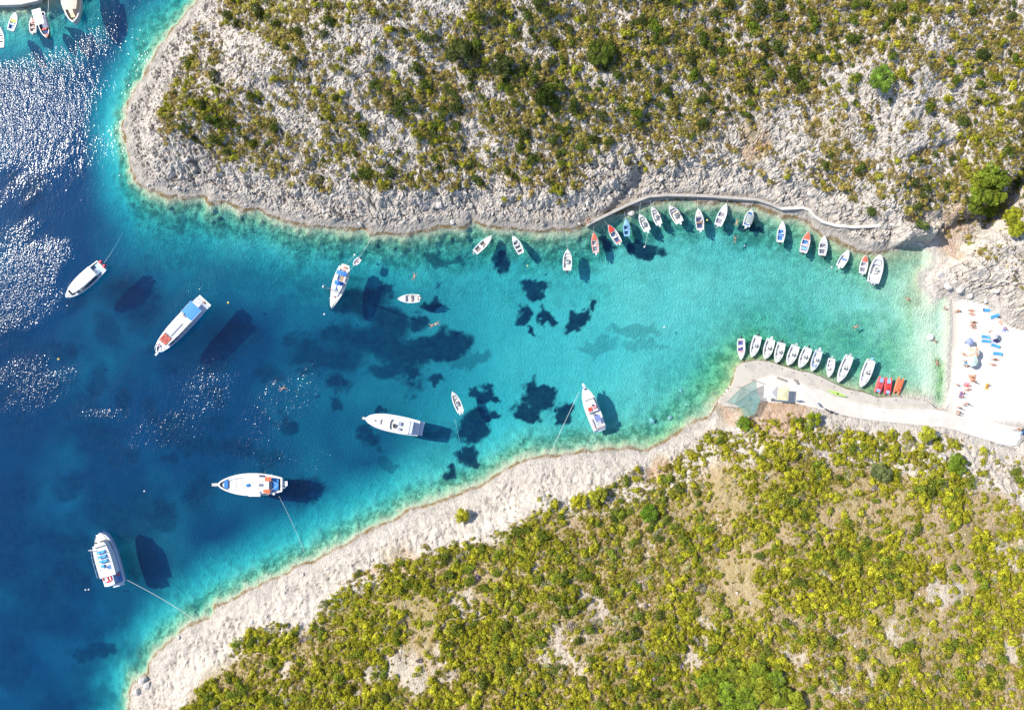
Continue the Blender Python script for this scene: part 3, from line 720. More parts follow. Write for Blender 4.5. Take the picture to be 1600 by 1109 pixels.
def pine_n(x, y, px, py, d):
    c = sst(.0, .45, fbm(x*.13, y*.13, 4, 101))
    return dens_north(x, y, px, py, d)*(.16 + .30*c)*(1 + 1.3*gauss(px, py, 300, 120, 70, 90) + .9*gauss(px, py, 1480, 200, 130, 120) + 1.1*gauss(px, py, 1390, 310, 60, 40))
def pine_s(x, y, px, py, d):
    c = sst(-.42, .12, fbm(x*.085+4, y*.085, 4, 102)); mid = gauss(px, py, 1020, 880, 190, 110)
    g = gauss(px, py, 1170, 1080, 70, 50)
    return np.clip(dens_south(x, y, px, py, d)*(.26 + 1.0*c)*(1-.6*mid)*(1-.8*g), 0, 1)
layer("pine_bush", .95, 11, (.42, 1.5), .95, lambda *a: pine_n(*a)*.40, pine_s,
      lambda r, x, y, px, py: blend(C_PINE, C_PINE2, np.clip(r.normal(.6, .3, len(x)), 0, 1))*r.uniform(.7, 1.1, (len(x), 1)),
      lambda r, x, y, px, py: blend(C_PINE, C_PINE2, np.clip(r.normal(.35, .3, len(x)) + .4*fbm(x*.1, y*.1, 3, 103), 0, 1))*r.uniform(.65, 1.15, (len(x), 1)))
layer("evergreen_shrub", 1.9, 12, (.7, 1.9), .95,
      lambda x, y, px, py, d: dens_north(x, y, px, py, d)*(.30 + .45*gauss(px, py, 800, 110, 150, 110) + .25*gauss(px, py, 1080, 60, 200, 60) - .15*gauss(px, py, 420, 140, 140, 110)),
      lambda x, y, px, py, d: np.clip(dens_south(x, y, px, py, d)*(.30 + .5*gauss(px, py, 1170, 1080, 80, 60) + .25*gauss(px, py, 850, 860, 120, 60)), 0, 1),
      lambda r, x, y, px, py: blend(C_DARK, C_GREEN, np.clip(r.normal(.3, .3, len(x)), 0, 1)),
      lambda r, x, y, px, py: blend((.12, .15, .03), (.25, .31, .035), np.clip(r.normal(.55, .28, len(x)) + .35*gauss(px, py, 1170, 1080, 90, 60), 0, 1)))
layer("olive_shrub", 1.0, 13, (.55, 1.55), .75,
      lambda *a: np.clip(dens_north(*a)*.85, 0, 1), lambda *a: dens_south(*a)*.5,
      lambda r, x, y, px, py: blend(C_OLIVE, C_BROWN, np.clip(r.normal(.45, .35, len(x)) + .5*fbm(x*.06, y*.06, 3, 104), 0, 1))*r.uniform(.75, 1.25, (len(x), 1)),
      lambda r, x, y, px, py: blend((.34, .33, .035), (.30, .22, .06), np.clip(r.normal(.35, .3, len(x)), 0, 1))*r.uniform(.8, 1.3, (len(x), 1))*np.where(r.uniform(0, 1, (len(x), 1)) < .14, np.array([[1.0, 1.05, 4.5]]), 1.0))
layer("scrub", .60, 14, (.28, .72), .7,
      lambda x, y, px, py, d: np.clip(.12*sst(7, 11, d) + dens_north(x, y, px, py, d)*.62, 0, 1), lambda *a: np.clip(dens_south(*a)*.85, 0, 1),
      lambda r, x, y, px, py: blend(C_BROWN, C_GREYG, np.clip(r.normal(.5, .4, len(x)), 0, 1))*r.uniform(.6, 1.15, (len(x), 1)),
      lambda r, x, y, px, py: blend((.36, .33, .05), C_DRY, np.clip(r.normal(.5, .35, len(x)), 0, 1))*r.uniform(.7, 1.15, (len(x), 1)))
layer("tuft", .55, 15, (.12, .30), .7,
      lambda x, y, px, py, d: np.clip(.20*sst(6.5, 10, d) + dens_north(x, y, px, py, d)*.45, 0, 1), lambda *a: np.clip(dens_south(*a)*.8, 0, 1),
      lambda r, x, y, px, py: blend(C_BROWN, (.30, .24, .12), np.clip(r.normal(.5, .35, len(x)), 0, 1))*r.uniform(.6, 1.2, (len(x), 1)),
      lambda r, x, y, px, py: blend(C_DRY, (.36, .27, .13), np.clip(r.normal(.4, .35, len(x)), 0, 1))*r.uniform(.7, 1.15, (len(x), 1)))

LOOK = {"pine_bush": ("bright yellow-green pine bush", "bush"), "evergreen_shrub": ("dark green rounded evergreen shrub", "shrub"), "olive_shrub": ("olive brown low shrub", "shrub")}
def zone(px, py, north):
    if north:
        if px > 1400 and py > 60: return "beside the ravine above the beach"
        if px < 420: return "on the bare western point of the rocky hill"
        if py > 235: return "just above the grey shore rocks"
        return "on the stony hill north of the bay" if py > 110 else "high on the stony hill north of the bay"
    if px > 1220 and py < 760: return "behind the beach promenade"
    if py < 800: return "above the smooth white shore near the quay"
    if px < 620: return "on the hill above the white shore's far end"
    return "high on the green hill south of the bay" if py > 950 else "midway up the green hill south of the bay"
STUFF = {"pine_bush": ("pine_thicket", "smaller yellow-green pine bushes spread over both hills"), "evergreen_shrub": ("evergreen_thicket", "smaller dark green shrubs spread over both hills"),
         "olive_shrub": ("olive_thicket", "smaller olive brown shrubs spread over both hills"), "scrub": ("low_scrub", "knee-high brown and grey scrub covering the hills"), "tuft": ("dry_grass", "dry grass tufts between the shrubs")}
for kind, lst in PLANTS.items():
    D = {k: np.concatenate([q[k] for q in lst]) for k in lst[0]}
    n = len(D["px"]); rest = np.ones(n, bool)
    if kind in LOOK:
        vis = (D["px"] > 4) & (D["px"] < 1596) & (D["py"] > 4) & (D["py"] < 1105)
        score = D["S"][:, 0]*D["S"][:, 1]*vis*(1 if kind != "pine_bush" else np.where(D["north"], 1.6, 1.0))
        top = np.argsort(-score)[:298]; rest[top] = False
        look, cat = LOOK[kind]; LQ = np.quantile(D['T'][top].sum(1), (.33, .67)); SQ = np.quantile(D['S'][top, 0], (.33, .67))
        for i in top:
            o = bpy.data.objects.new(kind, SHAPES[kind][int(D["I"][i])]); COL.objects.link(o)
            o.location = D["P"][i]; o.rotation_euler = D["R"][i]; o.scale = D["S"][i]; o["tint"] = [float(c) for c in D["T"][i]]
            zn = zone(D["px"][i], D["py"][i], D["north"][i])
            lum = float(D["T"][i].sum()); q = (lum > LQ[1]) + (lum > LQ[0]); sz = D["S"][i][0]; wd = ("deep", "mid-toned", "pale")[int(q)]; big = "broad" if sz > SQ[1] else ("medium" if sz > SQ[0] else "small")
            look = "%s %s %s" % (big, wd, LOOK[kind][0])
            tag(o, look + " " + zn, cat, "%s %s" % (look.replace("bush", "bushes").replace("shrub", "shrubs"), zn))
    o = gn_stuff(STUFF[kind][0], kind, D["P"][rest], D["R"][rest], D["S"][rest], D["I"][rest], D["T"][rest])
    o["label"] = STUFF[kind][1]
    print(kind, n)

# trees that stand out, each with trunk, limbs and crown
MAT_BARK = paint((.16, .11, .075), .9)
def tree(px, py, r_px, h, tint, label, name="pine_tree", lean=(0, 0), seed=0, dense=1.0):
    rad = r_px*S
    p = ground(px, py)
    for _ in range(4):                       # the crown shows displaced outward by its height
        zc = p.z + h*.7; q = W(px, py, zc); p = Vector((q.x - lean[0]*h, q.y - lean[1]*h, zat(q.x - lean[0]*h, q.y - lean[1]*h)))
    t = empty(name, p, 0); tag(t, label, "tree")
    m = MB(); topx, topy = lean[0]*h, lean[1]*h
    m.tube([(0, 0, -.3), (topx*.3, topy*.3, h*.3), (topx*.8, topy*.8, h*.62), (topx, topy, h*.85)], .05*h*.8+.04, 7, .03)
    r = random.Random(seed)
    for k in range(7):
        an = k*0.9 + r.uniform(-.3, .3); s0 = r.uniform(.35, .7); l = rad*r.uniform(.55, .85)
        b = Vector((topx*s0, topy*s0, h*s0)); m.tube([b, b + Vector((math.cos(an)*l*.5, math.sin(an)*l*.5, h*.12)), b + Vector((math.cos(an)*l, math.sin(an)*l, h*.2))], .045, 5, .015)
    m.build("trunk", MAT_BARK, t)
    me = leaf_mesh("crown", 900+seed, int(16*dense)+6, int(1300*dense), .085/math.sqrt(dense)+.02, .80, .8, (.24/dense**.4, .40/dense**.4), .25)
    c = bpy.data.objects.new("crown", me); COL.objects.link(c); c.parent = t; c.location = (topx, topy, h*.42); c.scale = (rad, rad, h*.62)
    c["tint"] = [float(v) for v in tint]
    return t
tree(907, 781, 13, 3.2, C_PINE, "round yellow-green pine, slightly smaller of a close pair near the white shore", seed=1)
tree(933, 775, 15, 3.6, C_PINE2, "round yellow-green pine, larger of a close pair near the white shore", seed=2)
tree(722, 806, 12, 3.0, C_PINE, "lone yellow pine leaning from the top of the white rock shore", seed=3, lean=(-.25, .2))
tree(1451, 679, 14, 3.6, C_PINE2, "lone round pine casting a shadow beside the beach promenade", seed=4)
for i, (a, c, r_, cl, lb) in enumerate(((1530,282,15,(.24,.27,.03),"seaward edge of the clump over the ravine"),(1548,272,17,(.20,.26,.03),"top of the clump over the ravine"),(1566,280,16,(.17,.23,.03),"upper flank of the clump over the ravine"),(1535,304,19,(.19,.25,.03),"heart of the clump over the ravine"),(1556,304,18,(.22,.27,.03),"thickest part of the clump over the ravine"),(1527,322,13,(.17,.22,.03),"foot of the clump over the ravine"),(1548,326,14,(.24,.28,.03),"lowest edge of the clump over the ravine"),(1580,338,15,(.32,.33,.03),"far bank of the ravine, upper"),(1590,358,14,(.30,.32,.03),"far bank of the ravine, lower"),(1572,352,10,(.28,.30,.03),"far bank of the ravine, beside the gap"))):
    tree(a, c, r_, 3.6, cl, "yellow-green tree at the " + lb if "clump" in lb else "yellow-green tree on the " + lb, "evergreen_tree", seed=30+i, dense=1.5)
tree(1378, 122, 20, 3.0, (.17, .27, .04), "bright green bushy tree among pale rocks on the stony hill", "evergreen_tree", seed=7, dense=1.6)
tree(716, 80, 20, 3.6, C_DARK, "dark green tree, highest of three on the stony hill", "evergreen_tree", seed=8, dense=1.6)
tree(784, 101, 17, 3.2, C_DARK, "dark green tree, middle one of three on the stony hill", "evergreen_tree", seed=9, dense=1.4)
tree(851, 150, 17, 3.4, (.05, .075, .016), "dark green tree, lowest of three on the stony hill", "evergreen_tree", seed=10, dense=1.4)
tree(940, 82, 22, 3.2, (.09, .12, .02), "wide dark shrub-like tree beside a pale rock face", "evergreen_tree", seed=11, dense=1.8)
tree(1378, 738, 17, 2.8, (.16, .19, .07), "grey-green round tree in dry grass behind the promenade", "evergreen_tree", seed=12, dense=1.5)
tree(1497, 725, 17, 2.6, (.15, .22, .025), "green bushy tree beside a white boulder behind the beach", "evergreen_tree", seed=13, dense=1.5)
for i, (a, c, r_, lb) in enumerate(((1104,1066,14,"western edge"),(1122,1056,15,"upper western edge"),(1112,1086,16,"lower western edge"),(1136,1078,17,"western half, lower"),(1146,1048,14,"upper edge"),(1160,1066,18,"centre"),(1170,1092,18,"lower centre"),(1186,1052,16,"upper centre"),(1196,1078,18,"eastern half"),(1214,1062,15,"upper eastern edge"),(1222,1090,17,"eastern edge"),(1246,1098,15,"far eastern end"),(1140,1100,15,"lowest edge"))):
    tree(a, c, r_, 2.6, (.20+.03*(i%3), .27+.015*(i%2), .03), "fresh green tree in the dense green grove, " + lb, "evergreen_tree", seed=50+i, dense=1.4)
tree(1016, 802, 15, 2.6, (.14, .24, .025), "bright green bushy tree alone on the hill behind the white shore", "evergreen_tree", seed=17, dense=1.3)
tree(1163, 662, 12, 2.0, (.17, .26, .03), "small green tree beside the green shade net", "evergreen_tree", seed=18)
tree(1272, 654, 12, 2.2, (.24, .29, .02), "small bright tree beside bare red earth behind the quay", "evergreen_tree", seed=19)
def dead_tree(px, py, h, ang, label, seed):
    t = empty("dead_tree", ground(px, py), ang); tag(t, label, "dead tree")
    r = random.Random(seed); m = MB()
    m.tube([(0, 0, -.2), (h*.35, .1, h*.3), (h*.8, 0, h*.42)], .09, 6, .03); m.build("trunk", paint((.42, .40, .37), .9), t)
    for k in range(7):
        s = r.uniform(.3, .95); an = r.uniform(-1.2, 1.2); l = h*r.uniform(.25, .45)
        b = Vector((h*.8*s, 0, h*.42*s+.05)); MB().tube([b, b+Vector((math.cos(an)*l, math.sin(an)*l, l*.3))], .035, 5, .01).build("branch", paint((.45, .43, .40), .9), t)
dead_tree(600, 1052, 3.4, 2.2, "bleached dead tree lying over white rock on the green hill", 1)
dead_tree(538, 945, 2.4, 2.0, "small bleached dead tree at the edge of the white shore", 2)
dead_tree(1192, 752, 3.0, 1.0, "grey leafless tree in dry grass uphill from the quay", 3)
dead_tree(700, 205, 2.4, -.6, "grey leafless tree on the stony hill", 4)

# loose limestone: rubble as stuff, the large blocks as things
MAT_STONE = MAT_T
def stone_mesh(name, seed, n=18, flat=.6):
    import bmesh
    r = random.Random(seed); bm = bmesh.new()
    for _ in range(n):
        v = Vector((r.gauss(0, 1), r.gauss(0, 1), r.gauss(0, 1))).normalized(); bm.verts.new((v.x*r.uniform(.75, 1), v.y*r.uniform(.6, .9), v.z*flat*r.uniform(.8, 1)))
    g = bmesh.ops.convex_hull(bm, input=bm.verts); bmesh.ops.delete(bm, geom=[v for v in bm.verts if not v.link_faces], context='VERTS')
    bmesh.ops.recalc_face_normals(bm, faces=bm.faces)
    me = bpy.data.meshes.new(name); bm.to_mesh(me); bm.free()
    m, nt, out = STONE; me.materials.append(m)
    return me
def stone_mat():
    m, nt, out = new_mat("loose_limestone"); g = N(nt, "ShaderNodeNewGeometry")
    n = noise(nt, g.outputs["Position"], 3.0, 4, .65); oi = N(nt, "ShaderNodeObjectInfo")
    c = mixc(nt, ramp(nt, n, .4, .7), (.58, .53, .49), (.33, .31, .29)); c = mixc(nt, ramp(nt, oi.outputs["Random"], 0, 1, 0, .5), c, (.42, .38, .34))
    p = N(nt, "ShaderNodeBsdfPrincipled", i_Roughness=.9); L(nt, c, p.inputs["Base Color"]); L(nt, p.outputs[0], out.inputs[0]); return m, nt, out
STONE = stone_mat()
SHAPES["stone"] = [stone_mesh("stone_shape", 700+i) for i in range(5)]
PCOL["stone"] = bpy.data.collections.new("stone_shapes")
for i, me in enumerate(SHAPES["stone"]): PCOL["stone"].objects.link(bpy.data.objects.new("stone_shape_%02d" % i, me))
r, x, y, z, px, py, dn, ds = candidates(.62, 31)
p = np.where(dn > 0, sst(1.2, 5, dn)*(.55 + .35*fbm(x*.15, y*.15, 3, 120)), .10*sst(10, 14, ds))*(polyline_dist(ROCKPATH, x, y) > 1.2)
k = r.uniform(0, 1, len(x)) < p; n = int(k.sum()); sz = .08 + .30*r.uniform(0, 1, n)**3
gn_stuff("limestone_rubble", "stone", np.stack([x[k], y[k], z[k]], -1), r.uniform(0, 6.28, (n, 3)), np.stack([sz*1.2, sz, sz], -1), r.integers(0, 5, n), np.ones((n, 3)))["label"] = "loose pale limestone rubble on the slopes"

# ------------------------------------------------------------------ boats
class Boat:
    """hull laid out along x, bow at +x, waterline at z = 0"""
    def __init__(s, name, label, bow, stern, width_px, fb=.5, sheer=.35, sw=.8, p=2.2, q=.85, um=.42, draft=.3, cat="boat", group=None, hull=WHITE, rim=WHITE, rimw=.12):
        b = W(*bow); a = W(*stern); c = (a+b)/2; d = b-a
        s.L = d.length; s.B = width_px*S; s.fb0 = fb; s.sheer = sheer; s.sw = sw; s.p = p; s.q = q; s.um = um
        s.o = empty(name, (c.x, c.y, 0), math.atan2(d.y, d.x)); tag(s.o, label, cat, group)
        us = [i/15 for i in range(16)]; m = MB(); rows = []
        for u in us:
            w = max(s.w(u), .012); f = s.fb(u); k = 1-u**6*.9
            rows.append([(s.X(u), y*w, z) for y, z in ((-1, f), (-.95, f*.5), (-.86, 0), (-.62, -draft*.6*k), (0, -draft*k), (.62, -draft*.6*k), (.86, 0), (.95, f*.5), (1, f))])
        m.grid(rows); m.poly([rows[0][i] for i in range(9)])
        s.part("hull", m, hull, smooth=True)
        m = MB(); out = []; inn = []
        for u in us: out.append((s.X(u), s.w(u)+.02, s.fb(u))); inn.append((min(s.X(u), s.L/2-rimw*1.6), max(s.w(u)-rimw, 0), s.fb(u)))
        for sg in (1, -1):
            m.grid([[(x, sg*y, z-.05) for x, y, z in out], [(x, sg*y, z+.035) for x, y, z in out], [(x, sg*y, z+.035) for x, y, z in inn], [(x, sg*y, z-.06) for x, y, z in inn]])
        m.box(s.X(0)+rimw*.4, 0, fb*.98, rimw, 2*s.w(0)*.98, .09)
        s.part("gunwale", m, rim)
    def w(s, u):
        if u < s.um: t = (s.um-u)/s.um; return s.B/2*(1-(1-s.sw)*t*t)
        t = (u-s.um)/(1-s.um); return s.B/2*max(0.0, 1-t**s.p)**s.q
    def X(s, u): return (u-.5)*s.L
    def fb(s, u): return s.fb0*(1+s.sheer*u*u)
    def poly(s, u0, u1, inset=.1, n=9, maxw=None):
        us = [u0+(u1-u0)*i/(n-1) for i in range(n)]
        ws = [max(s.w(u)-inset, .02) for u in us]
        if maxw: ws = [min(w, maxw) for w in ws]
        return [(s.X(u), -w) for u, w in zip(us, ws)] + [(s.X(u), w) for u, w in reversed(list(zip(us, ws)))]
    def part(s, name, m, col, parent=None, smooth=False, rough=.4, **kw):
        return m.build(name, paint(col, rough, **kw) if not hasattr(col, "node_tree") else col, parent or s.o, smooth)
    def slab(s, name, u0, u1, z0, z1, col, inset=.1, bev=.03, parent=None, maxw=None, **kw):
        return s.part(name, MB().prism(s.poly(u0, u1, inset, maxw=maxw), z0, z1, bev), col, parent, **kw)
    def deck(s, name, u0, col, camber=.08, inset=.04, u1=1.0, dz=.045, **kw):
        m = MB(); rows = []
        for i in range(9):
            u = u0+(u1-u0)*i/8; w = max(s.w(u)-inset, .01)
            rows.append([(s.X(u)-(.02 if u > .99 else 0), w*t, s.fb(u)+dz+camber*(1-t*t)) for t in (-1, -.5, 0, .5, 1)])
        m.grid(rows); r0 = rows[0]; m.poly([(x, y, z) for x, y, z in r0] + [(r0[-1][0], r0[-1][1], .2), (r0[0][0], r0[0][1], .2)])
        return s.part(name, m, col, **kw)
    def box(s, name, u, y, z, sx, sy, sz, col, rz=0, parent=None, bev=.03, **kw):
        return s.part(name, MB().box(s.X(u), y, z, sx, sy, sz, rz, bev), col, parent, **kw)
    def engine(s, col=DARK, y=0.0, tilt=.25, k=1.0):
        x = -s.L/2
        e = s.part("outboard_engine", MB().prism([(x-.05, y-.16*k), (x-.05, y+.16*k), (x-.42*k, y+.19*k), (x-.55*k, y+.1*k), (x-.55*k, y-.1*k), (x-.42*k, y-.19*k)], s.fb0*.9, s.fb0*.9+.42*k, .1), col, rough=.3)
        s.part("leg", MB().tube([(x-.25*k, y, s.fb0*.9), (x-.4*k, y, .1), (x-.4*k-tilt, y, -.35)], .08*k, 6, .05), GREY, e)
        s.part("bracket", MB().box(x-.06, y, s.fb0*.8, .16, .26*k, .3), GREY, e)
        return e
    def screen(s, u, z, h, wfrac=.8, col=(.10, .13, .15), rake=.25):
        w = s.w(u)*wfrac; x = s.X(u)
        m = MB().grid([[(x-.25, -w, z), (x+.05, -w*.7, z), (x+.12, 0, z), (x+.05, w*.7, z), (x-.25, w, z)], [(x-.25-rake, -w*.95, z+h), (x+.05-rake, -w*.66, z+h), (x+.12-rake, 0, z+h), (x+.05-rake, w*.66, z+h), (x-.25-rake, w*.95, z+h)]])
        return s.part("windscreen", m, col, rough=.08, alpha=.75)
    def rail(s, u0, h=.45, inset=.1, col=(.6, .61, .62)):
        us = [u0+(0.97-u0)*i/6 for i in range(7)]
        pts = [(s.X(u), s.w(u)-min(inset, s.w(u)*.6), s.fb(u)+h) for u in us]
        pts = [(pts[0][0], pts[0][1], s.fb(u0))] + pts; full = pts + [(x, -y, z) for x, y, z in reversed(pts)]
        m = MB().tube(full, .022, 5)
        for u in us[1::2]:
            for sg in (1, -1): m.tube([(s.X(u), sg*(s.w(u)-min(inset, s.w(u)*.6)), s.fb(u)), (s.X(u), sg*(s.w(u)-min(inset, s.w(u)*.6)), s.fb(u)+h)], .016, 4)
        return s.part("bow_rail", m, col, rough=.25, metal=.8)

SMALL_FB = .48
def rental(bow, stern, w, label, deck=WHITE, floor=(.45, .46, .48), seat=WHITE, eng=DARK, rim=WHITE, hull=WHITE, wells=((.10, .30), (.40, .58)), deck0=.64, cushion=None, tilt=.25, group=None, dark_floor=True, hatch=None, name="motorboat"):
    """open day boat: foredeck, cockpit wells between full-width seats"""
    b = Boat(name, label, bow, stern, w, SMALL_FB, .35, .80, 2.1, .85, .40, .28, "boat", group, hull, rim, .15)
    b.slab("floor", .015, .72, .06, .13, floor, inset=.11, bev=0)
    b.deck("foredeck", deck0, deck)
    us = [.03] + [v for wl in wells for v in wl] + [deck0]
    for i in range(0, len(us)-1, 2):
        if us[i+1]-us[i] > .015:
            b.slab("seat", us[i], us[i+1], .36, .44, seat, inset=.13, bev=.03)
            b.slab("seat_base", us[i]+.01, us[i+1]-.01, .12, .37, seat, inset=.16, bev=0)
    if cushion:
        for (u0, u1) in cushion[1]: b.slab("cushion", u0, u1, .44, .52, cushion[0], inset=.2, bev=.04, rough=.8)
    for u0, u1 in wells:
        for sg in (1, -1): b.part("side_bench", MB().box(b.X((u0+u1)/2), sg*(b.w((u0+u1)/2)-.27), .28, (u1-u0)*b.L*.96, .2, .05), seat)
    if hatch: b.part("hatch", MB().box(b.X(deck0+.12), 0, b.fb(deck0+.12)+.14, .42, .42, .05), hatch)
    b.part("steering_console", MB().box(b.X(wells[-1][0])+.1, -b.B*.18, .52, .25, .42, .34, 0, .06), seat)
    b.part("cleat", MB().tube([(b.L/2-.28, -.1, b.fb(.95)+.12), (b.L/2-.28, .1, b.fb(.95)+.12)], .025, 5), GREY)
    if eng is not None: b.engine(eng, 0, tilt)
    return b
def console_boat(bow, stern, w, label, inner=(.66, .65, .62), floor=(.58, .57, .55), seatc=WHITE, eng=(.55, .56, .58), hull=WHITE, rim=WHITE, canopy=None, fb=.58, stripe=None, group=None, cush=None, twin=False, deck0=.80):
    """white centre-console boat with bow well, console, bench"""
    b = Boat("motorboat", label, bow, stern, w, fb, .4, .84, 2.2, .8, .40, .32, "boat", group, hull, rim, .20)
    b.slab("floor", .02, .86, .08, .15, floor, inset=.17, bev=0)
    b.deck("foredeck", deck0, inner, .05)
    bw = b.slab("bow_cushion", .64, deck0+.005, .15, fb*.86, seatc if cush is None else cush, inset=.26, bev=.05, rough=.7)
    b.box("console", .46, 0, .62, .62, .62, .95, inner, bev=.08)
    b.screen(.50, 1.02, .35, .36)
    b.box("helm_seat", .36, 0, .45, .36, .72, .6, seatc, bev=.06)
    b.slab("stern_bench", .05, .14, .15, .48, seatc, inset=.24, bev=.05, rough=.7)
    for sg in (1, -1): b.part("side_coaming", MB().grid([[(b.X(u), sg*(b.w(u)-.2), .15) for u in (.05, .2, .35, .5, .65)], [(b.X(u), sg*(b.w(u)-.2), b.fb(u)) for u in (.05, .2, .35, .5, .65)]]), inner)
    if stripe: b.part("rubbing_stripe", MB().grid([[(b.X(u), b.w(u)+.03, b.fb(u)-.12) for u in (.02, .2, .4, .6, .8)], [(b.X(u), b.w(u)+.035, b.fb(u)+.02) for u in (.02, .2, .4, .6, .8)]]), stripe)
    b.rail(.72, .3)
    if eng is not None:
        if twin: b.engine(eng, .3, .2); b.engine(eng, -.3, .2)
        else: b.engine(eng, 0, .3, 1.1)
    if canopy:
        m = MB(); x0, x1, wv = b.X(.12), b.X(.62), b.B*.42
        m.grid([[(x0+(x1-x0)*i/4, wv*t, 1.75-.12*abs(t)**2-.05*abs(i-2)) for t in (-1, -.5, 0, .5, 1)] for i in range(5)])
        c = b.part("canopy", m, canopy, rough=.8, trans=.15)
        for i in (0, 2, 4):
            x = x0+(x1-x0)*i/4; b.part("canopy_hoop", MB().tube([(x, -wv, .5), (x, -wv, 1.55), (x, 0, 1.69-.05*abs(i-2)), (x, wv, 1.55), (x, wv, .5)], .018, 5), GREY, c)
    return b
ROW_N = "boats moored along the north rock shore"; ROW_S = "boats moored bow-in along the quay"
# --- along the north shore, west to east
rental((769,369),(742,395),11.5,"white motorboat lying diagonally, westernmost of the row off the north rocks",floor=(.25,.2,.17),seat=(.6,.58,.55),eng=GREY,group=ROW_N)
rental((801.5,369),(814.5,396.5),12,"white motorboat with three dark cockpit wells off the grey north rocks",floor=(.12,.11,.13),wells=((.08,.22),(.30,.44),(.52,.66)),deck0=.72,eng=None,group=ROW_N)
console_boat((886.7,390),(885.7,423),14,"white boat with black engine anchored alone off the north shore boats",eng=DARK,inner=(.62,.63,.58),group=ROW_N)
rental((927,363.5),(931,395.5),10.8,"white boat with coral foredeck and white engine, furthest west of the coral-decked ones",deck=CORAL,rim=PINK,floor=(.22,.26,.32),eng=WHITE,seat=(.62,.45,.40),group=ROW_N,tilt=.5)
rental((950,352),(967,380.5),12.5,"white boat with red foredeck beside the small pale blue boat",deck=RED,floor=(.05,.09,.2),rim=WHITE,seat=(.6,.55,.53),eng=WHITE,group=ROW_N,cushion=(CORAL,((.03,.09),)))
rental((977.5,343),(979,369.5),10.2,"pale blue motorboat with two dark cockpit wells",deck=LBLUE,hull=LBLUE,rim=LBLUE,seat=LBLUE,floor=(.03,.06,.12),eng=None,group=ROW_N)
console_boat((998.5,335.5),(1011,361.5),12.5,"white open boat with dark seats beside the pale blue boat",cush=(.5,.5,.48),floor=(.5,.5,.48),group=ROW_N,eng=WHITE)
console_boat((1018,324),(1029.5,351.5),11.5,"narrow white boat carrying a person in red below the sea wall",floor=(.55,.53,.5),cush=(.5,.5,.52),group=ROW_N,eng=WHITE)
console_boat((1045.5,322.5),(1061.5,348.5),15,"wide white boat with grey bow cover carrying a person below the sea wall",cush=(.36,.37,.4),floor=(.62,.56,.48),group=ROW_N,eng=WHITE)
rental((1090,326.5),(1093.6,360),13,"white motorboat with brown seats beside a yellow buoy",floor=(.06,.08,.18),seat=(.55,.5,.47),eng=WHITE,group=ROW_N,hatch=PINK,cushion=((.28,.17,.13),((.30,.40),)),tilt=.5)
rental((1134,319.5),(1120.5,353),13.5,"white motorboat slanting across the row beside the boat with the grey canopy",floor=(.32,.30,.32),seat=(.66,.66,.68),eng=GREY,group=ROW_N)
console_boat((1173,328),(1164.5,354),13,"white boat under a grey canopy with a blue stern seat",canopy=(.33,.37,.36),seatc=BLUE,group=ROW_N,eng=WHITE,inner=WHITE)
rental((1222,346.5),(1217.5,379),12.5,"white boat with blue cockpits and black engine roped to the rocks",floor=(.05,.2,.55),deck=(.62,.64,.70),seat=(.62,.62,.64),eng=DARK,group=ROW_N,cushion=(BLUE,((.32,.38),)))
rental((1261.5,362.5),(1253.5,395),13.5,"white boat with coral foredeck and blue cockpits",deck=CORAL,floor=(.05,.2,.5),seat=(.62,.52,.5),rim=(.7,.6,.6),eng=DARK,group=ROW_N,cushion=(LBLUE,((.12,.26),)))
rental((1286.8,369),(1283,399.5),13,"plain white boat with grey cockpits and black engine",floor=(.18,.18,.22),seat=(.6,.58,.58),eng=DARK,group=ROW_N)
rental((1324.4,391.7),(1310,417),13,"white boat with an open pale floor and a blue seat cushion",floor=(.6,.57,.55),wells=((.10,.42),(.50,.62)),seat=(.66,.66,.67),eng=WHITE,group=ROW_N,cushion=(BLUE,((.43,.5),)))
rental((1351,399),(1346,427.5),12,"small white boat with coral foredeck tight beside the largest white one",deck=CORAL,floor=(.25,.25,.28),seat=(.64,.6,.6),eng=GREY,group=ROW_N)
b = console_boat((1372,398.5),(1361.5,442),20,"largest white boat of the north row, with curved cockpit seats and twin grey engines",fb=.8,twin=True,eng=GREY,group=ROW_N,cush=(.55,.56,.6))
b.part("lounge_seat", MB().prism(b.poly(.14, .3, .35), .15, .6, .06), (.62,.63,.66), rough=.7)
# --- along the quay, west to east
rental((1157,562),(1157,529),12.3,"white boat with purple cockpits and a coral cushion, first in the quay row",floor=(.12,.1,.28),deck=WHITE,seat=(.66,.6,.66),eng=DARK,group=ROW_S,cushion=(CORAL,((.60,.64),)))
console_boat((1173.4,558),(1183,525),13.8,"white boat, second from the rounded quay end",group=ROW_S,eng=DARK)
console_boat((1194,561),(1203.5,530),15,"white boat, third from the rounded quay end",group=ROW_S,eng=WHITE,cush=(.6,.56,.5))
console_boat((1211.5,567),(1220,535.5),14,"white boat, fourth from the rounded quay end",group=ROW_S,eng=DARK,stripe=NAVY)
console_boat((1229.6,570.7),(1242,540),15,"white boat, fifth from the rounded quay end",group=ROW_S,eng=GREY,cush=(.62,.58,.55))
console_boat((1248,574.5),(1261.5,543.5),15,"white boat, sixth from the rounded quay end",group=ROW_S,eng=DARK)
console_boat((1267,579.8),(1278.5,547.5),13,"white boat with navy edging and blue-grey bow cover, seventh along the quay",group=ROW_S,eng=WHITE,rim=(.45,.5,.62),stripe=NAVY,cush=(.35,.42,.6))
rental((1293.5,589),(1298.5,560),12,"short white boat with cross benches between larger boats on the quay",floor=(.55,.52,.52),wells=((.1,.24),(.32,.46),(.54,.64)),deck0=.68,seat=(.68,.64,.64),eng=GREY,group=ROW_S)
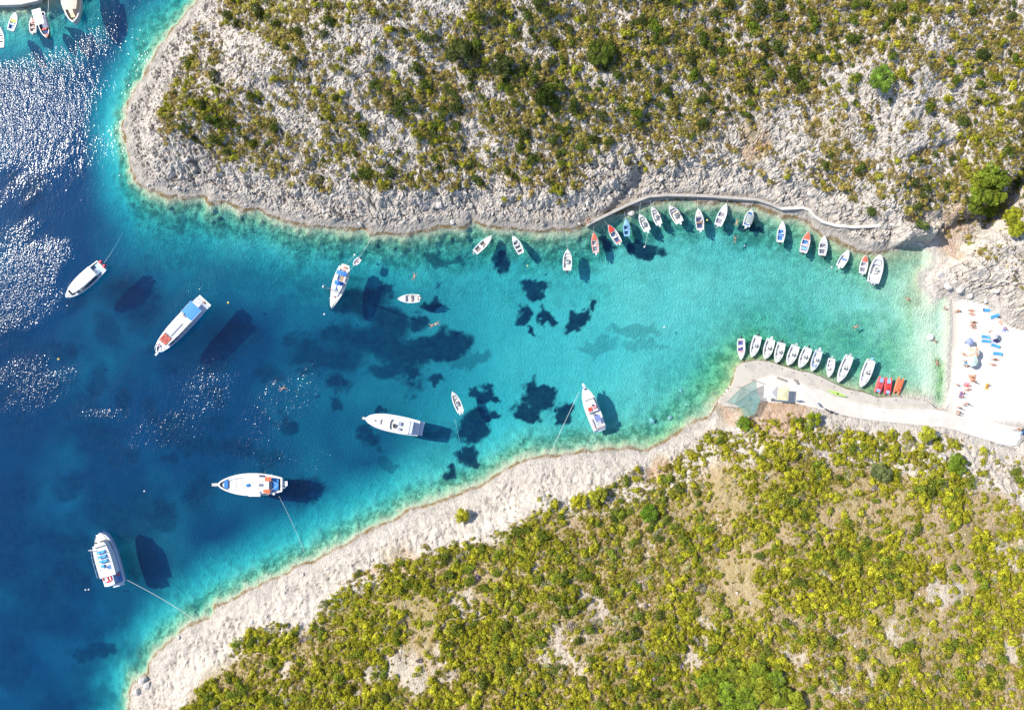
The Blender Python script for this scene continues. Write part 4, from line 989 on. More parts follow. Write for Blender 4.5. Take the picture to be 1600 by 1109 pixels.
console_boat((1308,597),(1326,556),15,"long white boat with dark stern line beside the short bench boat",group=ROW_S,eng=GREY,cush=(.55,.54,.56))
console_boat((1343.5,604.5),(1359.5,562.5),16,"long white boat nearest the red pedal boats on the quay",group=ROW_S,eng=LBLUE,cush=(.55,.54,.56))
# --- loose boats
rental((622,467.4),(656,466.3),13.5,"white motorboat with brown seats drifting over dark meadow in mid bay",floor=(.6,.58,.56),seat=(.62,.6,.58),wells=((.12,.32),(.40,.6)),eng=GREY,cushion=((.35,.26,.2),((.33,.39),(.05,.1))))
b = console_boat((707,611),(720.5,643.5),12,"white inflatable-style boat with twin engines north-east of the motor yacht",twin=True,eng=WHITE,cush=(.5,.45,.44)); 
d = Boat("dinghy","small grey dinghy tied behind the sailing yacht",(552.8,414.5),(562.5,404.5),8.5,.32,.15,.9,2.0,.7,.5,.15,"dinghy",None,(.55,.55,.6),(.62,.62,.66),.2)
d.slab("floor",.03,.8,.05,.1,(.5,.48,.5),.2,0); d.box("thwart",.45,0,.28,.22,.85,.06,(.3,.1,.12)); d.engine(DARK,0,.15,.7)
# --- north-west corner
rental((28,21),(18.5,49.5),12,"small white and blue boat with a yellow cover in the corner harbour",deck=WHITE,floor=(.1,.2,.5),seat=(.3,.4,.65),eng=None,cushion=(YELLOW,((.45,.6),)))
rental((52.5,29),(54,53),11,"small pink-decked boat beside the white-canopied one",deck=(.55,.3,.24),floor=(.5,.35,.3),seat=(.6,.42,.38),rim=(.62,.5,.46),eng=WHITE)
rental((1,42),(3,76),13,"white boat at the end of the corner harbour quay",floor=(.4,.3,.3),eng=None)
b = Boat("day_boat","brown-hulled boat under a white flat canopy in the corner harbour",(76.5,62),(65.5,22),16,.6,.3,.8,2.2,.85,.45,.35,"boat",None,(.28,.08,.04),WHITE,.16)
b.slab("floor",.02,.85,.1,.18,NAVY,.17,0); b.deck("foredeck",.86,CORAL,.05)
c = b.part("canopy",MB().prism([(b.X(-.02),-1.05),(b.X(.58),-1.0),(b.X(.58),1.0),(b.X(-.02),1.05)],1.95,2.03,.04),(.74,.73,.71),rough=.7)
for u in (.03,.55):
    for y in (-.9,.9): b.part("post",MB().tube([(b.X(u),y,.4),(b.X(u),y,1.96)],.03,5),GREY,c)
b.slab("bow_seat",.68,.84,.18,.5,NAVY,.3,.05,rough=.8); b.slab("bench",.6,.66,.18,.5,CORAL,.22,.05,rough=.8)
b = Boat("caique","wide wooden caique with a beige awning in the corner harbour",(120,40),(113,-32),30,.95,.5,.7,2.2,.75,.45,.7,"boat",None,(.6,.56,.5),(.66,.63,.57),.3)
b.slab("deck",.03,.95,.5,.72,(.55,.47,.36),.3,0)
c = b.part("awning",MB().grid([[(b.X(u),min(b.w(u)-.28,1.8)*t,2.35-.15*t*t) for t in (-1,-.5,0,.5,1)] for u in (.05,.25,.45,.62,.76)]),(.66,.58,.46),rough=.85,trans=.1)
for u in (.08,.4,.74):
    for sg in (1,-1): b.part("post",MB().tube([(b.X(u),sg*(min(b.w(u)-.28,1.8)-.03),.7),(b.X(u),sg*(min(b.w(u)-.28,1.8)-.03),2.2)],.03,5),WOOD,c)
b.box("deck_locker",.84,0,.92,.8,.9,.45,(.5,.42,.22)); b.box("anchor_winch",.9,.1,.85,.3,.4,.3,(.2,.25,.2)); b.rail(.8,.35)

# ------------------------------------------------------------------ the large boats
# white covered taxi boat with two red engines
b = Boat("taxi_boat","white covered taxi boat with two red outboard engines beside glittering water",(108,465.5),(162,415.5),24,.85,.45,.85,2.3,.75,.42,.45,"boat",None,(.62,.66,.74),WHITE,.22)
b.slab("floor",.02,.9,.1,.2,(.3,.42,.58),.2,0); b.deck("foredeck",.88,WHITE,.06)
rf = b.part("roof",MB().prism(b.poly(.17,.80,.42,11),2.0,2.12,.06),(.74,.72,.68),rough=.55)
b.part("roof_hatch",MB().box(b.X(.45),.1,2.16,1.6,.5,.05),(.66,.64,.6),rf)
for u in (.2,.42,.62,.78):
    for sg in (1,-1): b.part("pillar",MB().tube([(b.X(u),sg*(b.w(u)-.48),.2),(b.X(u),sg*(b.w(u)-.48),2.02)],.035,5),WHITE,rf)
for sg in (1,-1): b.part("side_glass",MB().grid([[(b.X(u),sg*(b.w(u)-.2),.9) for u in (.22,.4,.58,.74)],[(b.X(u),sg*(b.w(u)-.42),1.9) for u in (.22,.4,.58,.74)]]),(.02,.05,.1),rough=.1,alpha=.7)
b.screen(.83,.95,.75,.7,(.03,.05,.08)); b.box("stern_platform",.06,0,.62,1.1,2.3,.1,(.3,.5,.68))
for sg in (1,-1): b.part("bench",MB().box(b.X(.45),sg*(b.w(.45)-.5),.4,4.2,.4,.4),NAVY)
b.box("bow_locker",.92,0,1.2,.5,.5,.25,GREY); b.box("helm_cushion",.80,-.5,1.2,.4,.4,.12,RED)
b.engine((.6,.04,.06),.62,.2,1.5); b.engine((.6,.04,.06),-.62,.2,1.5); b.rail(.82,.3)
# glass-bottom excursion boat
b = Boat("excursion_boat","long navy excursion boat with blue canopy and red sun mats",(248,551),(320,473),26,1.0,.35,.92,2.6,.6,.4,.6,"boat",None,(.03,.05,.2),(.55,.6,.72),.25)
b.slab("deck",.02,.97,.9,1.02,(.5,.52,.62),.22,0)
b.slab("superstructure",.30,.80,1.02,2.5,(.66,.65,.66),.55,.05)
rf = b.slab("roof",.28,.84,2.5,2.62,(.74,.71,.67),.30,.05)
b.part("skylight",MB().prism([(b.X(.40),.35),(b.X(.64),.35),(b.X(.64),.72),(b.X(.40),.72)],2.62,2.66),(.16,.19,.25),rf,rough=.15)
b.part("roof_beam",MB().box(b.X(.655),.1,2.68,.12,1.9,.1),(.2,.22,.3),rf)
mt = b.part("sun_mat",MB().prism([(b.X(.665),-1.05),(b.X(.80),-1.0),(b.X(.80),1.0),(b.X(.665),1.05)],2.62,2.70,.04),(.16,.03,.03),rf,rough=.8)
for y in (-.52,.5):
    c = b.part("mat_cushion",MB().box(b.X(.732),y,2.74,1.75,.86,.08,0,.03),(.62,.16,.12),mt,rough=.85); b.part("mat_panel",MB().box(b.X(.732),y,2.79,1.15,.32,.03),(.25,.035,.03),c,rough=.85)
c = b.part("canopy",MB().grid([[(b.X(u),1.62*t,2.72-.10*t*t-.04*k) for t in (-1,-.5,0,.5,1)] for k,u in ((1,.075),(0,.14),(0,.21),(1,.29))]),(.06,.25,.62),rough=.8)
for u in (.075,.28):
    for sg in (1,-1): b.part("post",MB().tube([(b.X(u),sg*1.6,1.0),(b.X(u),sg*1.6,2.62)],.04,5),WHITE,c)
b.part("canopy_frame",MB().tube([(b.X(.075),-1.62,2.62),(b.X(.29),-1.62,2.62)],.04,5).tube([(b.X(.075),1.62,2.62),(b.X(.29),1.62,2.62)],.04,5),WHITE,c)
pl = b.part("stern_platform",MB().box(b.X(-.0)-.1,0,.75,1.3,3.5,.16,0,.03),(.68,.64,.58)); b.part("platform_seat",MB().box(b.X(0)-.1,.2,.95,.5,.5,.25),WOOD,pl)
for sg in (1,-1):
    for k in range(5): b.part("side_window",MB().box(b.X(.36+k*.09),sg*(b.w(.5)-.545),1.75,1.0,.04,.6),(.04,.06,.1),rough=.1)
b.part("roof_baggage",MB().box(b.X(.30),-.9,2.75,.7,.6,.25,.3).box(b.X(.305),-.3,2.72,.4,.4,.2),(.5,.42,.36))
b.box("anchor_winch",.93,.3,1.2,.5,.5,.35,WHITE); b.box("deck_bag",.89,-.5,1.15,.4,.5,.3,(.55,.3,.35)); b.box("life_raft",.90,.75,1.15,.7,.4,.3,WHITE,rz=.5)
b.part("gangway",MB().box(b.X(.985)+.15,.25,1.15,1.3,.42,.07),(.7,.66,.6)); b.rail(.86,.6)
# sailing yacht
b = Boat("sailing_yacht","white sailing yacht with blue sprayhood and tall mast",(519.8,482.5),(540,418),22.5,.95,.25,.74,1.75,.95,.36,.5,"sailing boat",None,WHITE,(.70,.68,.62),.14)
b.deck("deck",.42,(.70,.66,.60),.12,.1); b.slab("side_deck",.02,.44,.86,.97,(.68,.65,.6),.1,0)
ch = b.slab("coachroof",.36,.70,1.05,1.38,(.70,.69,.67),.62,.08)
b.part("hatch",MB().box(b.X(.72),0,1.25,.5,.5,.08),(.25,.15,.12)); b.part("hatch",MB().box(b.X(.55),0,1.42,.5,.5,.06),(.15,.16,.2),ch)
for sg in (1,-1): b.part("cabin_window",MB().box(b.X(.5),sg*(b.w(.5)-.66),1.25,2.0,.05,.14),(.03,.04,.06),ch)
b.slab("cockpit_sole",.06,.34,.97,1.0,(.35,.25,.17),.75,0)
for sg in (1,-1): b.part("cockpit_seat",MB().box(b.X(.2),sg*(b.w(.2)-.6),1.12,2.6,.45,.28),(.68,.66,.62))
b.part("sprayhood",MB().grid([[(b.X(.36)+dx,1.05*t,1.15+hh*(1-t*t*.6)) for t in (-1,-.5,0,.5,1)] for dx,hh in ((.9,.15),(.5,.75),(-.1,.95))]),(.03,.16,.55),rough=.85)
b.part("bimini",MB().grid([[(b.X(.16)+dx,1.15*t,2.05-.15*t*t) for t in (-1,-.5,0,.5,1)] for dx in (-.5,0,.5)]),(.05,.2,.58),rough=.85)
b.part("bimini_frame",MB().tube([(b.X(.16),-1.15,1),(b.X(.16),-1.15,1.9),(b.X(.16),1.15,1.9),(b.X(.16),1.15,1)],.02,5),GREY,metal=.8)
b.part("steering_wheel",MB().lathe([(.42,-.02),(.45,0),(.42,.02)],(b.X(.13),0,1.5),16),GREY)
ms = b.part("mast",MB().tube([(b.X(.60),0,1.1),(b.X(.59),0,12.6)],.10,8,.07),(.30,.31,.33),rough=.35)
b.part("spreader",MB().tube([(b.X(.598),-1.0,6.2),(b.X(.598),1.0,6.2)],.035,5),GREY,ms); b.part("spreader",MB().tube([(b.X(.594),-.8,9.4),(b.X(.594),.8,9.4)],.03,5),GREY,ms)
b.part("masthead",MB().box(b.X(.59),0,12.65,.5,.2,.12).tube([(b.X(.59),0,12.6),(b.X(.59),0,13.1)],.02,4),WHITE,ms)
for x1,y1 in ((b.L/2-.1,0),(-b.L/2+.1,0),(b.X(.56),b.w(.56)),(b.X(.56),-b.w(.56))): b.part("stay",MB().tube([(b.X(.59),0,12.5),(x1,y1,.95)],.012,4),GREY,ms)
bm_ = b.part("boom",MB().tube([(b.X(.59),0,2.2),(b.X(.22),0,2.25)],.07,6),(.6,.6,.62),ms); b.part("sail_cover",MB().tube([(b.X(.58),0,2.36),(b.X(.4),0,2.42),(b.X(.23),0,2.36)],.16,7,.1),(.05,.2,.55),bm_,rough=.9)
b.part("stern_grab",MB().box(b.X(.015),.2,1.15,.35,.6,.22),(.6,.12,.1)); b.part("swim_platform",MB().box(b.X(-.005)-.25,0,.45,.6,1.9,.08,0,.03),(.66,.6,.48)); b.rail(.75,.6)
# motor yacht
b = Boat("motor_yacht","large white motor yacht with open flybridge",(572.5,652.5),(655.5,668.5),27,1.25,.35,.86,2.5,.62,.42,.7,"yacht",None,WHITE,(.72,.72,.71),.2)
b.deck("foredeck",.40,(.72,.70,.67),.22,.14); b.slab("aft_deck",.02,.42,1.1,1.27,(.58,.60,.68),.16,0)
ds_ = b.slab("deckhouse",.20,.66,1.27,2.5,(.72,.70,.68),.55,.25)
b.part("windscreen",MB().grid([[(b.X(.66)-.3+.75*(1-t*t)*1.0,(b.w(.62)-.5)*t,1.6) for t in (-1,-.6,-.2,.2,.6,1)],[(b.X(.62)-.5+.6*(1-t*t),(b.w(.62)-.62)*t,2.35) for t in (-1,-.6,-.2,.2,.6,1)]]),(.10,.12,.16),ds_,rough=.1)
fl = b.slab("flybridge",.16,.52,2.5,2.62,(.74,.70,.64),.42,.03)
b.part("coaming",MB().grid([[(b.X(.50)-.2+.55*math.cos(a),1.15*math.sin(a),2.62) for a in np.linspace(-1.6,1.6,11)],[(b.X(.50)-.3+.55*math.cos(a),1.15*math.sin(a),3.05) for a in np.linspace(-1.6,1.6,11)]]),(.42,.33,.24),fl)
b.part("flybridge_seat",MB().box(b.X(.335),-.45,2.85,.7,.85,.42,0,.05),(.26,.3,.4),fl); b.part("flybridge_seat",MB().box(b.X(.33),.75,2.85,.6,.6,.4,0,.05),(.3,.32,.38),fl)
b.part("helm_console",MB().box(b.X(.44),.25,2.9,.4,.9,.5,.2,.05),(.05,.05,.06),fl); b.part("companion_seat",MB().box(b.X(.415),.1,2.85,.35,.5,.4,.2,.04),(.1,.1,.11),fl)
b.part("roof_overhang",MB().prism(b.poly(.10,.2,.45),2.4,2.5,.03),(.50,.52,.62),fl)
b.part("sun_pad",MB().box(b.X(.74),0,1.95,.9,1.2,.1,0,.04),(.66,.64,.62)); b.part("anchor_roller",MB().box(b.X(1.0)+.2,0,1.65,.9,.45,.12).tube([(b.X(1.0)+.1,-.35,1.75),(b.X(1.0)+.6,-.2,1.75),(b.X(1.0)+.6,.2,1.75),(b.X(1.0)+.1,.35,1.75)],.03,5),(.55,.5,.45))
b.part("foredeck_hatch",MB().box(b.X(.80),0,1.93,.5,.5,.07),(.25,.25,.3)); b.part("boarding_line",MB().tube([(b.X(.70),-.02,2.02),(b.X(.82),-.02,1.98)],.03,4),(.3,.27,.25))
b.part("swim_platform",MB().box(b.X(0)-.45,0,.45,1.0,3.2,.12,0,.04),(.50,.54,.66)); b.rail(.45,.55)
for sg in (1,-1): b.part("side_window",MB().box(b.X(.42),sg*(b.w(.42)-.56),2.0,3.6,.05,.45),(.04,.05,.07),ds_,rough=.1)
# caique with orange cushions
b = Boat("wooden_caique","white wooden caique with orange cushions and a bowsprit platform",(342.5,755),(443,755.5),35,1.05,.35,.62,2.0,.72,.46,.7,"boat",None,(.66,.67,.70),(.70,.66,.60),.38)
b.slab("deck",.06,.93,.85,.98,(.60,.57,.54),.38,0)
for sg in (1,-1): b.part("side_seat",MB().grid([[(b.X(u),sg*(b.w(u)-.38),1.22) for u in (.45,.6,.72,.82)],[(b.X(u),sg*(b.w(u)-.85),1.22) for u in (.45,.6,.72,.82)],[(b.X(u),sg*(b.w(u)-.85),.98) for u in (.45,.6,.72,.82)]]),(.52,.52,.55))
b.part("bow_seat",MB().prism(b.poly(.83,.89,.55),.98,1.3,.05),(.03,.18,.5),rough=.8)
b.part("deckhouse",MB().prism([(b.X(.20),-1.55),(b.X(.55),-1.75),(b.X(.55),1.75),(b.X(.20),1.55)],.98,1.9,.06),(.64,.66,.70))
rf = b.part("roof",MB().prism([(b.X(.18),-1.75),(b.X(.57),-1.95),(b.X(.57),1.95),(b.X(.18),1.75)],1.9,2.0,.03),(.66,.68,.74))
b.part("side_awning",MB().box(b.X(.40),2.1,2.02,2.6,.8,.06),(.74,.72,.70),rf); b.part("side_awning",MB().box(b.X(.43),-2.15,2.02,2.9,.7,.06),(.74,.73,.72),rf)
b.part("roof_rail",MB().tube([(b.X(.6),-1.9,2.3),(b.X(.22),-1.7,2.3),(b.X(.22),1.7,2.3),(b.X(.6),1.9,2.3)],.03,5),WHITE,rf)
for y,k in ((1.35,0),(-1.4,1)):
    c = b.part("sun_cushion",MB().box(b.X(.205-.02*k+.01),y,2.08,1.45,.92,.14,0,.05),(.72,.16,.06),rf,rough=.85); b.part("piping",MB().box(b.X(.205)-.72+.1,y,2.16,.08,.9,.03),(.62,.08,.03),c,rough=.85)
b.part("roof_hatch",MB().box(b.X(.30),-.05,2.05,.95,.55,.1),(.12,.14,.18),rf); b.part("roof_hatch",MB().box(b.X(.31),1.6,2.06,.4,.4,.1),(.14,.16,.2),rf); b.part("blue_box",MB().box(b.X(.50),.0,2.15,.75,.6,.3,.25,.04),(.02,.16,.45),rf,rough=.7)
b.part("hold_hatch",MB().box(b.X(.69),0,1.03,2.6,2.3,.12,0,.03),(.66,.60,.56)); b.part("deck_seam",MB().box(b.X(.71),0,1.11,.06,1.5,.05,.1),(.2,.2,.24))
b.slab("stern_cushion",.05,.155,.98,1.2,(.03,.2,.5),.55,.05,rough=.85); b.part("stern_frame",MB().tube([(b.X(.17),1.4,1.9),(b.X(.05),0,1.7),(b.X(.17),-1.4,1.9)],.045,5),WHITE)
b.part("stern_platform",MB().box(b.X(0)-.55,-.15,.55,1.1,1.1,.1,0,.03).tube([(b.X(0),.75,1.0),(b.X(0)-.7,.7,1.1),(b.X(0)-1.1,.2,1.1)],.04,5),(.66,.68,.7))
b.part("radar_dome",MB().lathe([(.05,-.12),(.3,-.08),(.32,.05),(.2,.14),(.02,.17)],(b.X(.11),2.0,1.6),12),WHITE,smooth=True); b.part("fender",MB().lathe([(.05,-.3),(.16,-.2),(.16,.2),(.05,.3)],(b.X(.16),-2.15,.7),8),(.15,.3,.65),smooth=True)
b.part("bowsprit",MB().box(b.X(1.0)+.35,0,1.42,1.3,.55,.1).tube([(b.X(1.0)-.2,-.4,1.6),(b.X(1.0)+1.0,-.25,1.75),(b.X(1.0)+1.0,.25,1.75),(b.X(1.0)-.2,.4,1.6)],.035,5),(.6,.57,.5))
# two-deck tour boat with blue benches
b = Boat("tour_boat","two-deck white tour boat with blue seats and red stern cushions",(162.5,829),(186,909.5),31,1.3,.3,.92,2.6,.55,.42,.7,"boat",None,(.40,.48,.68),(.62,.66,.72),.18)
b.slab("main_deck",.02,.96,1.15,1.3,(.24,.36,.62),.18,0); b.deck("bow_deck",.80,(.66,.60,.54),.1,.15)
hs_ = b.slab("saloon",.22,.80,1.3,3.1,(.60,.64,.72),.5,.05)
b.part("wheelhouse_front",MB().prism(b.poly(.78,.86,.62),1.3,3.0,.1),(.68,.64,.58))
for y in (-.62,.62): b.part("front_window",MB().box(b.X(.845),y,3.02,.28,.62,.05,-.0),(.06,.07,.04),rough=.12)
ud = b.slab("upper_deck",.20,.80,3.1,3.22,(.68,.66,.64),.36,.03)
for k in range(4):
    u = .67-.085*k
    for y in ((-.62,.35) if k < 3 else (.3,)):
        s_ = b.part("bench",MB().box(b.X(u),y,3.42,.42,.95 if y < 0 else .8,.32,0,.04),(.06,.33,.66),ud,rough=.7); b.part("bench_back",MB().box(b.X(u)-.24,y,3.66,.08,.9,.4,0,.02),(.12,.40,.72),s_,rough=.7)
b.part("upper_windscreen",MB().box(b.X(.775),0,3.5,.08,2.4,.45),(.6,.5,.4),ud)
b.part("stair_well",MB().box(b.X(.36),-.9,3.24,.9,.8,.03),(.08,.2,.42),ud)
sp = b.part("sun_deck",MB().prism([(b.X(.03),-.9),(b.X(.28),-.95),(b.X(.28),1.55),(b.X(.03),1.5)],2.85,2.97,.03),(.70,.67,.64))
for (u,y,sx,sy) in ((.22,.9,.3,.95),(.17,1.25,.6,.25),(.22,-.12,.3,.9),(.16,.2,.9,.26),(.105,.3,.3,1.1),(.15,-.5,.95,.22)): b.part("red_cushion",MB().box(b.X(u),y,3.05,sx,sy,.16,0,.04),(.62,.06,.07),sp,rough=.85)
for k in range(5): b.part("rail_post",MB().tube([(b.X(.25+.12*k),b.w(.25+.12*k)-.4,3.2),(b.X(.25+.12*k),b.w(.25+.12*k)-.4,4.0)],.03,5),WHITE,ud)
for sg in (1,-1): b.part("upper_rail",MB().tube([(b.X(u),sg*(b.w(u)-.4),4.0) for u in (.22,.4,.6,.78)],.03,5),(.5,.58,.68),ud)
b.part("mast_arm",MB().tube([(b.X(.74),1.0,3.9),(b.X(.76),2.1,3.9)],.08,6),(.72,.7,.66)); b.slab("bow_bench",.88,.93,1.45,1.8,(.66,.58,.55),.35,.05)
for k in range(3): b.part("port_hole",MB().lathe([(.16,-.02),(.16,.02)],(b.X(.66+.05*k),-(b.w(.66+.05*k)-.42),1.34),10),(.03,.04,.08))
b.part("stern_platform",MB().box(b.X(0)-.3,-.2,.7,.8,2.6,.12,0,.03).box(b.X(0)+.1,-.3,1.4,.12,1.9,.3),(.60,.64,.70)); b.part("stern_seat",MB().box(b.X(.1),-1.45,1.5,1.4,.5,.35),(.05,.2,.5))
b.part("life_buoy",MB().lathe([(.22,-.05),(.34,-.03),(.34,.03),(.22,.05)],(b.X(.17),-1.55,2.0),12),(.62,.1,.08)); b.rail(.86,.5)
# white cruiser with red lounge
b = Boat("cabin_cruiser","white cabin cruiser with a red lounge seat roped to the white shore",(912,605),(936,669.5),22.5,1.0,.3,.88,2.4,.6,.42,.55,"boat",None,(.66,.66,.68),WHITE,.2)
b.slab("deck",.02,.9,.9,1.02,(.66,.64,.62),.2,0); b.deck("foredeck",.72,(.72,.70,.67),.15,.12)
ch = b.slab("cabin",.42,.74,1.02,1.75,(.72,.70,.68),.42,.08)
b.part("windscreen",MB().grid([[(b.X(.74)-.15+.2*(1-t*t),(b.w(.72)-.35)*t,1.5) for t in (-1,-.5,0,.5,1)],[(b.X(.71)-.1+.15*(1-t*t),(b.w(.72)-.45)*t,1.9) for t in (-1,-.5,0,.5,1)]]),(.14,.13,.13),ch,rough=.1)
ls = b.part("lounge_seat",MB().box(b.X(.50),.5,1.86,.95,.95,.2,0,.05),(.62,.10,.07),ch,rough=.8); b.part("lounge_pillow",MB().box(b.X(.50),.55,1.98,.35,.35,.08,0,.03),(.28,.04,.02),ls)
b.part("lounge_seat",MB().box(b.X(.51),-.62,1.86,.75,.8,.2,0,.05),(.58,.22,.24),ch,rough=.8); b.part("helm",MB().box(b.X(.575),-.3,1.95,.35,.45,.4,0,.04),(.10,.12,.2),ch)
c = b.part("bimini",MB().box(b.X(.26),-.35,2.35,1.3,1.35,.07,.1,.03),(.16,.2,.42),rough=.85)
for sx in (-.55,.55):
    for sy in (-.55,.55): b.part("post",MB().tube([(b.X(.26)+sx,-.35+sy,1.0),(b.X(.26)+sx,-.35+sy,2.33)],.022,4),GREY,c)
b.part("cockpit_table",MB().box(b.X(.36),.1,1.5,.35,.4,.5),(.2,.2,.3)); b.part("side_seat",MB().box(b.X(.16),.95,1.2,2.3,.35,.35),(.5,.42,.40)); b.part("cockpit_well",MB().box(b.X(.12),-.2,1.04,1.6,.9,.03),(.42,.44,.45))
b.part("stern_rack",MB().box(b.X(.045),-.1,1.25,.2,2.2,.3),(.55,.42,.38)); b.part("swim_platform",MB().box(b.X(0)-.25,-.35,.5,.55,1.9,.1),(.60,.62,.7)); b.part("stern_box",MB().box(b.X(0)-.15,.95,.65,.5,.5,.4),(.08,.14,.35))
b.part("pulpit",MB().box(b.X(1.0)+.35,0,1.4,1.2,.42,.08).tube([(b.X(1)-.3,-.55,1.7),(b.X(1)+1.0,-.2,1.75),(b.X(1)+1.0,.2,1.75),(b.X(1)-.3,.55,1.7)],.03,5),(.68,.68,.7)); b.part("anchor_winch",MB().lathe([(.2,0),(.22,.2),(.1,.3)],(b.X(1.0)-.35,0,1.45),10),(.06,.08,.14)); b.rail(.7,.45)

# ------------------------------------------------------------------ quay, promenade, walkway
def concrete(name, col, col2, joint=0.0):
    m, nt, out = new_mat(name); g = N(nt, "ShaderNodeNewGeometry"); P = g.outputs["Position"]
    n1 = noise(nt, P, .5, 5, .65); n2 = noise(nt, P, 4.0, 4, .6); n3 = noise(nt, P, .12, 3, .6)
    c = mixc(nt, ramp(nt, n1, .38, .68), col, col2); c = mixc(nt, ramp(nt, n2, .55, .75, 0, .35), c, [v*.6 for v in col2]); c = mixc(nt, ramp(nt, n3, .45, .65, 0, .35), c, (.50, .44, .37))
    p = N(nt, "ShaderNodeBsdfPrincipled", i_Roughness=.88); L(nt, c, p.inputs["Base Color"])
    b = N(nt, "ShaderNodeBump", i_Strength=.25, i_Distance=.1); L(nt, n2, b.inputs["Height"]); L(nt, b.outputs[0], p.inputs["Normal"])
    L(nt, p.outputs[0], out.inputs[0]); return m
M_QUAY = concrete("quay_concrete", (.48, .435, .375), (.38, .345, .30)); M_PROM = concrete("promenade_concrete", (.60, .555, .505), (.52, .475, .43)); M_WALL = concrete("sea_wall", (.42, .385, .345), (.33, .30, .275))
def px_poly(pts): return [(W(a, b).x, W(a, b).y) for a, b in pts]
quay = MB().prism(px_poly(QUAY_LINE[::-1] + [(1462,641),(1440,640),(1380,639),(1335,632),(1300,622),(1278,610),(1262,607),(1235,622),(1190,630),(1150,636),(1128,634)]), -1.6, .88).build("quay", M_QUAY)
tag(quay, "rounded concrete quay the white boats are moored to", kind="structure")
prom = MB().prism(px_poly([(1162,606),(1180,592),(1205,586),(1228,590),(1246,597),(1262,605),(1280,607),(1300,619),(1335,629),(1378,636),(1440,637.5),(1480,642),(1520,652),(1570,664),(1600,668),(1640,662),(1640,690),(1590,700),(1562,694),(1530,684),(1470,667),(1420,662),(1380,658),(1340,653),(1300,645),(1270,637),(1240,629),(1200,628),(1170,622)]), -.2, 1.12).build("promenade", M_PROM)
tag(prom, "pale concrete promenade behind the quay", kind="structure")
kerb = MB()
def ribbon(pts, width, zt, zb, m):
    P = [Vector((W(a, b).x, W(a, b).y, 0)) for a, b in pts]; n = len(P); Lf = []; Rt = []
    for i in range(n):
        t = (P[min(i+1, n-1)]-P[max(i-1, 0)]).normalized(); nn = Vector((-t.y, t.x, 0))*width/2
        zz = zt[i] if isinstance(zt, (list, tuple)) else zt
        Lf.append(P[i]+nn+Vector((0, 0, zz))); Rt.append(P[i]-nn+Vector((0, 0, zz)))
    m.grid([Lf, Rt]); m.grid([Rt, [v+Vector((0, 0, zb-v.z)) for v in Rt]]); m.grid([[v+Vector((0, 0, zb-v.z)) for v in Lf], Lf])
    m.poly([Lf[0], Rt[0], Rt[0]+Vector((0, 0, zb-Rt[0].z)), Lf[0]+Vector((0, 0, zb-Lf[0].z))]); m.poly([Rt[-1], Lf[-1], Lf[-1]+Vector((0, 0, zb-Lf[-1].z)), Rt[-1]+Vector((0, 0, zb-Rt[-1].z))])
    return m
tag(ribbon([(1246,596),(1262,604),(1281,606),(1300,618),(1335,628.5),(1378,635.5),(1440,637)], .22, 1.30, .5, MB()).build("kerb", concrete("kerb_concrete", (.62, .56, .48), (.50, .45, .38))), "low stone kerb between quay and promenade", kind="structure")
wp = [(916,354),(921,350.5),(945,338.5),(977,323),(996,315),(1012,309),(1040,307),(1075,307.5),(1110,309),(1150,312),(1179,314),(1200,321),(1216,328)]
wz = []
for a, c in wp:
    p = W(a, c, 1.5); wz.append(1.55)
tag(ribbon(wp, .60, 1.6, -.9, MB()).build("walkway", M_WALL), "concrete walkway with sea wall along the north rocks", kind="structure")
wp2 = [(1216,328),(1230,328),(1250,327),(1260,331),(1268,341),(1280,349),(1300,355),(1325,357.5),(1350,357),(1375,355),(1392,354)]
wz2 = []
for a, c in wp2:
    p = W(a, c, 2.0); wz2.append(max(1.6, zat(p.x, p.y)+.25))
wz2 = [1.6]+[float(np.mean(wz2[max(0, i-2):i+3])) + .25 for i in range(1, len(wz2))]
tag(ribbon(wp2, .62, wz2, .3, MB()).build("footpath", concrete("path_concrete", (.60, .56, .51), (.50, .46, .42))), "pale concrete footpath climbing over the rocks to the cove", kind="structure")
hq = MB().prism(px_poly([(-300,13),(0,12),(38,11),(64,5),(80,-8),(90,-60),(60,-300),(-300,-300)]), -1.5, 1.05).build("harbour_quay", M_PROM); tag(hq, "pale paved quay edge in the corner harbour", kind="structure")
deck = MB().prism(px_poly([(1561,670),(1592,674),(1586,696),(1552,692)]), .9, 1.3, .03).build("paved_platform", concrete("platform_concrete", (.60, .62, .64), (.54, .55, .57))); tag(deck, "grey concrete platform at the end of the promenade", kind="structure")

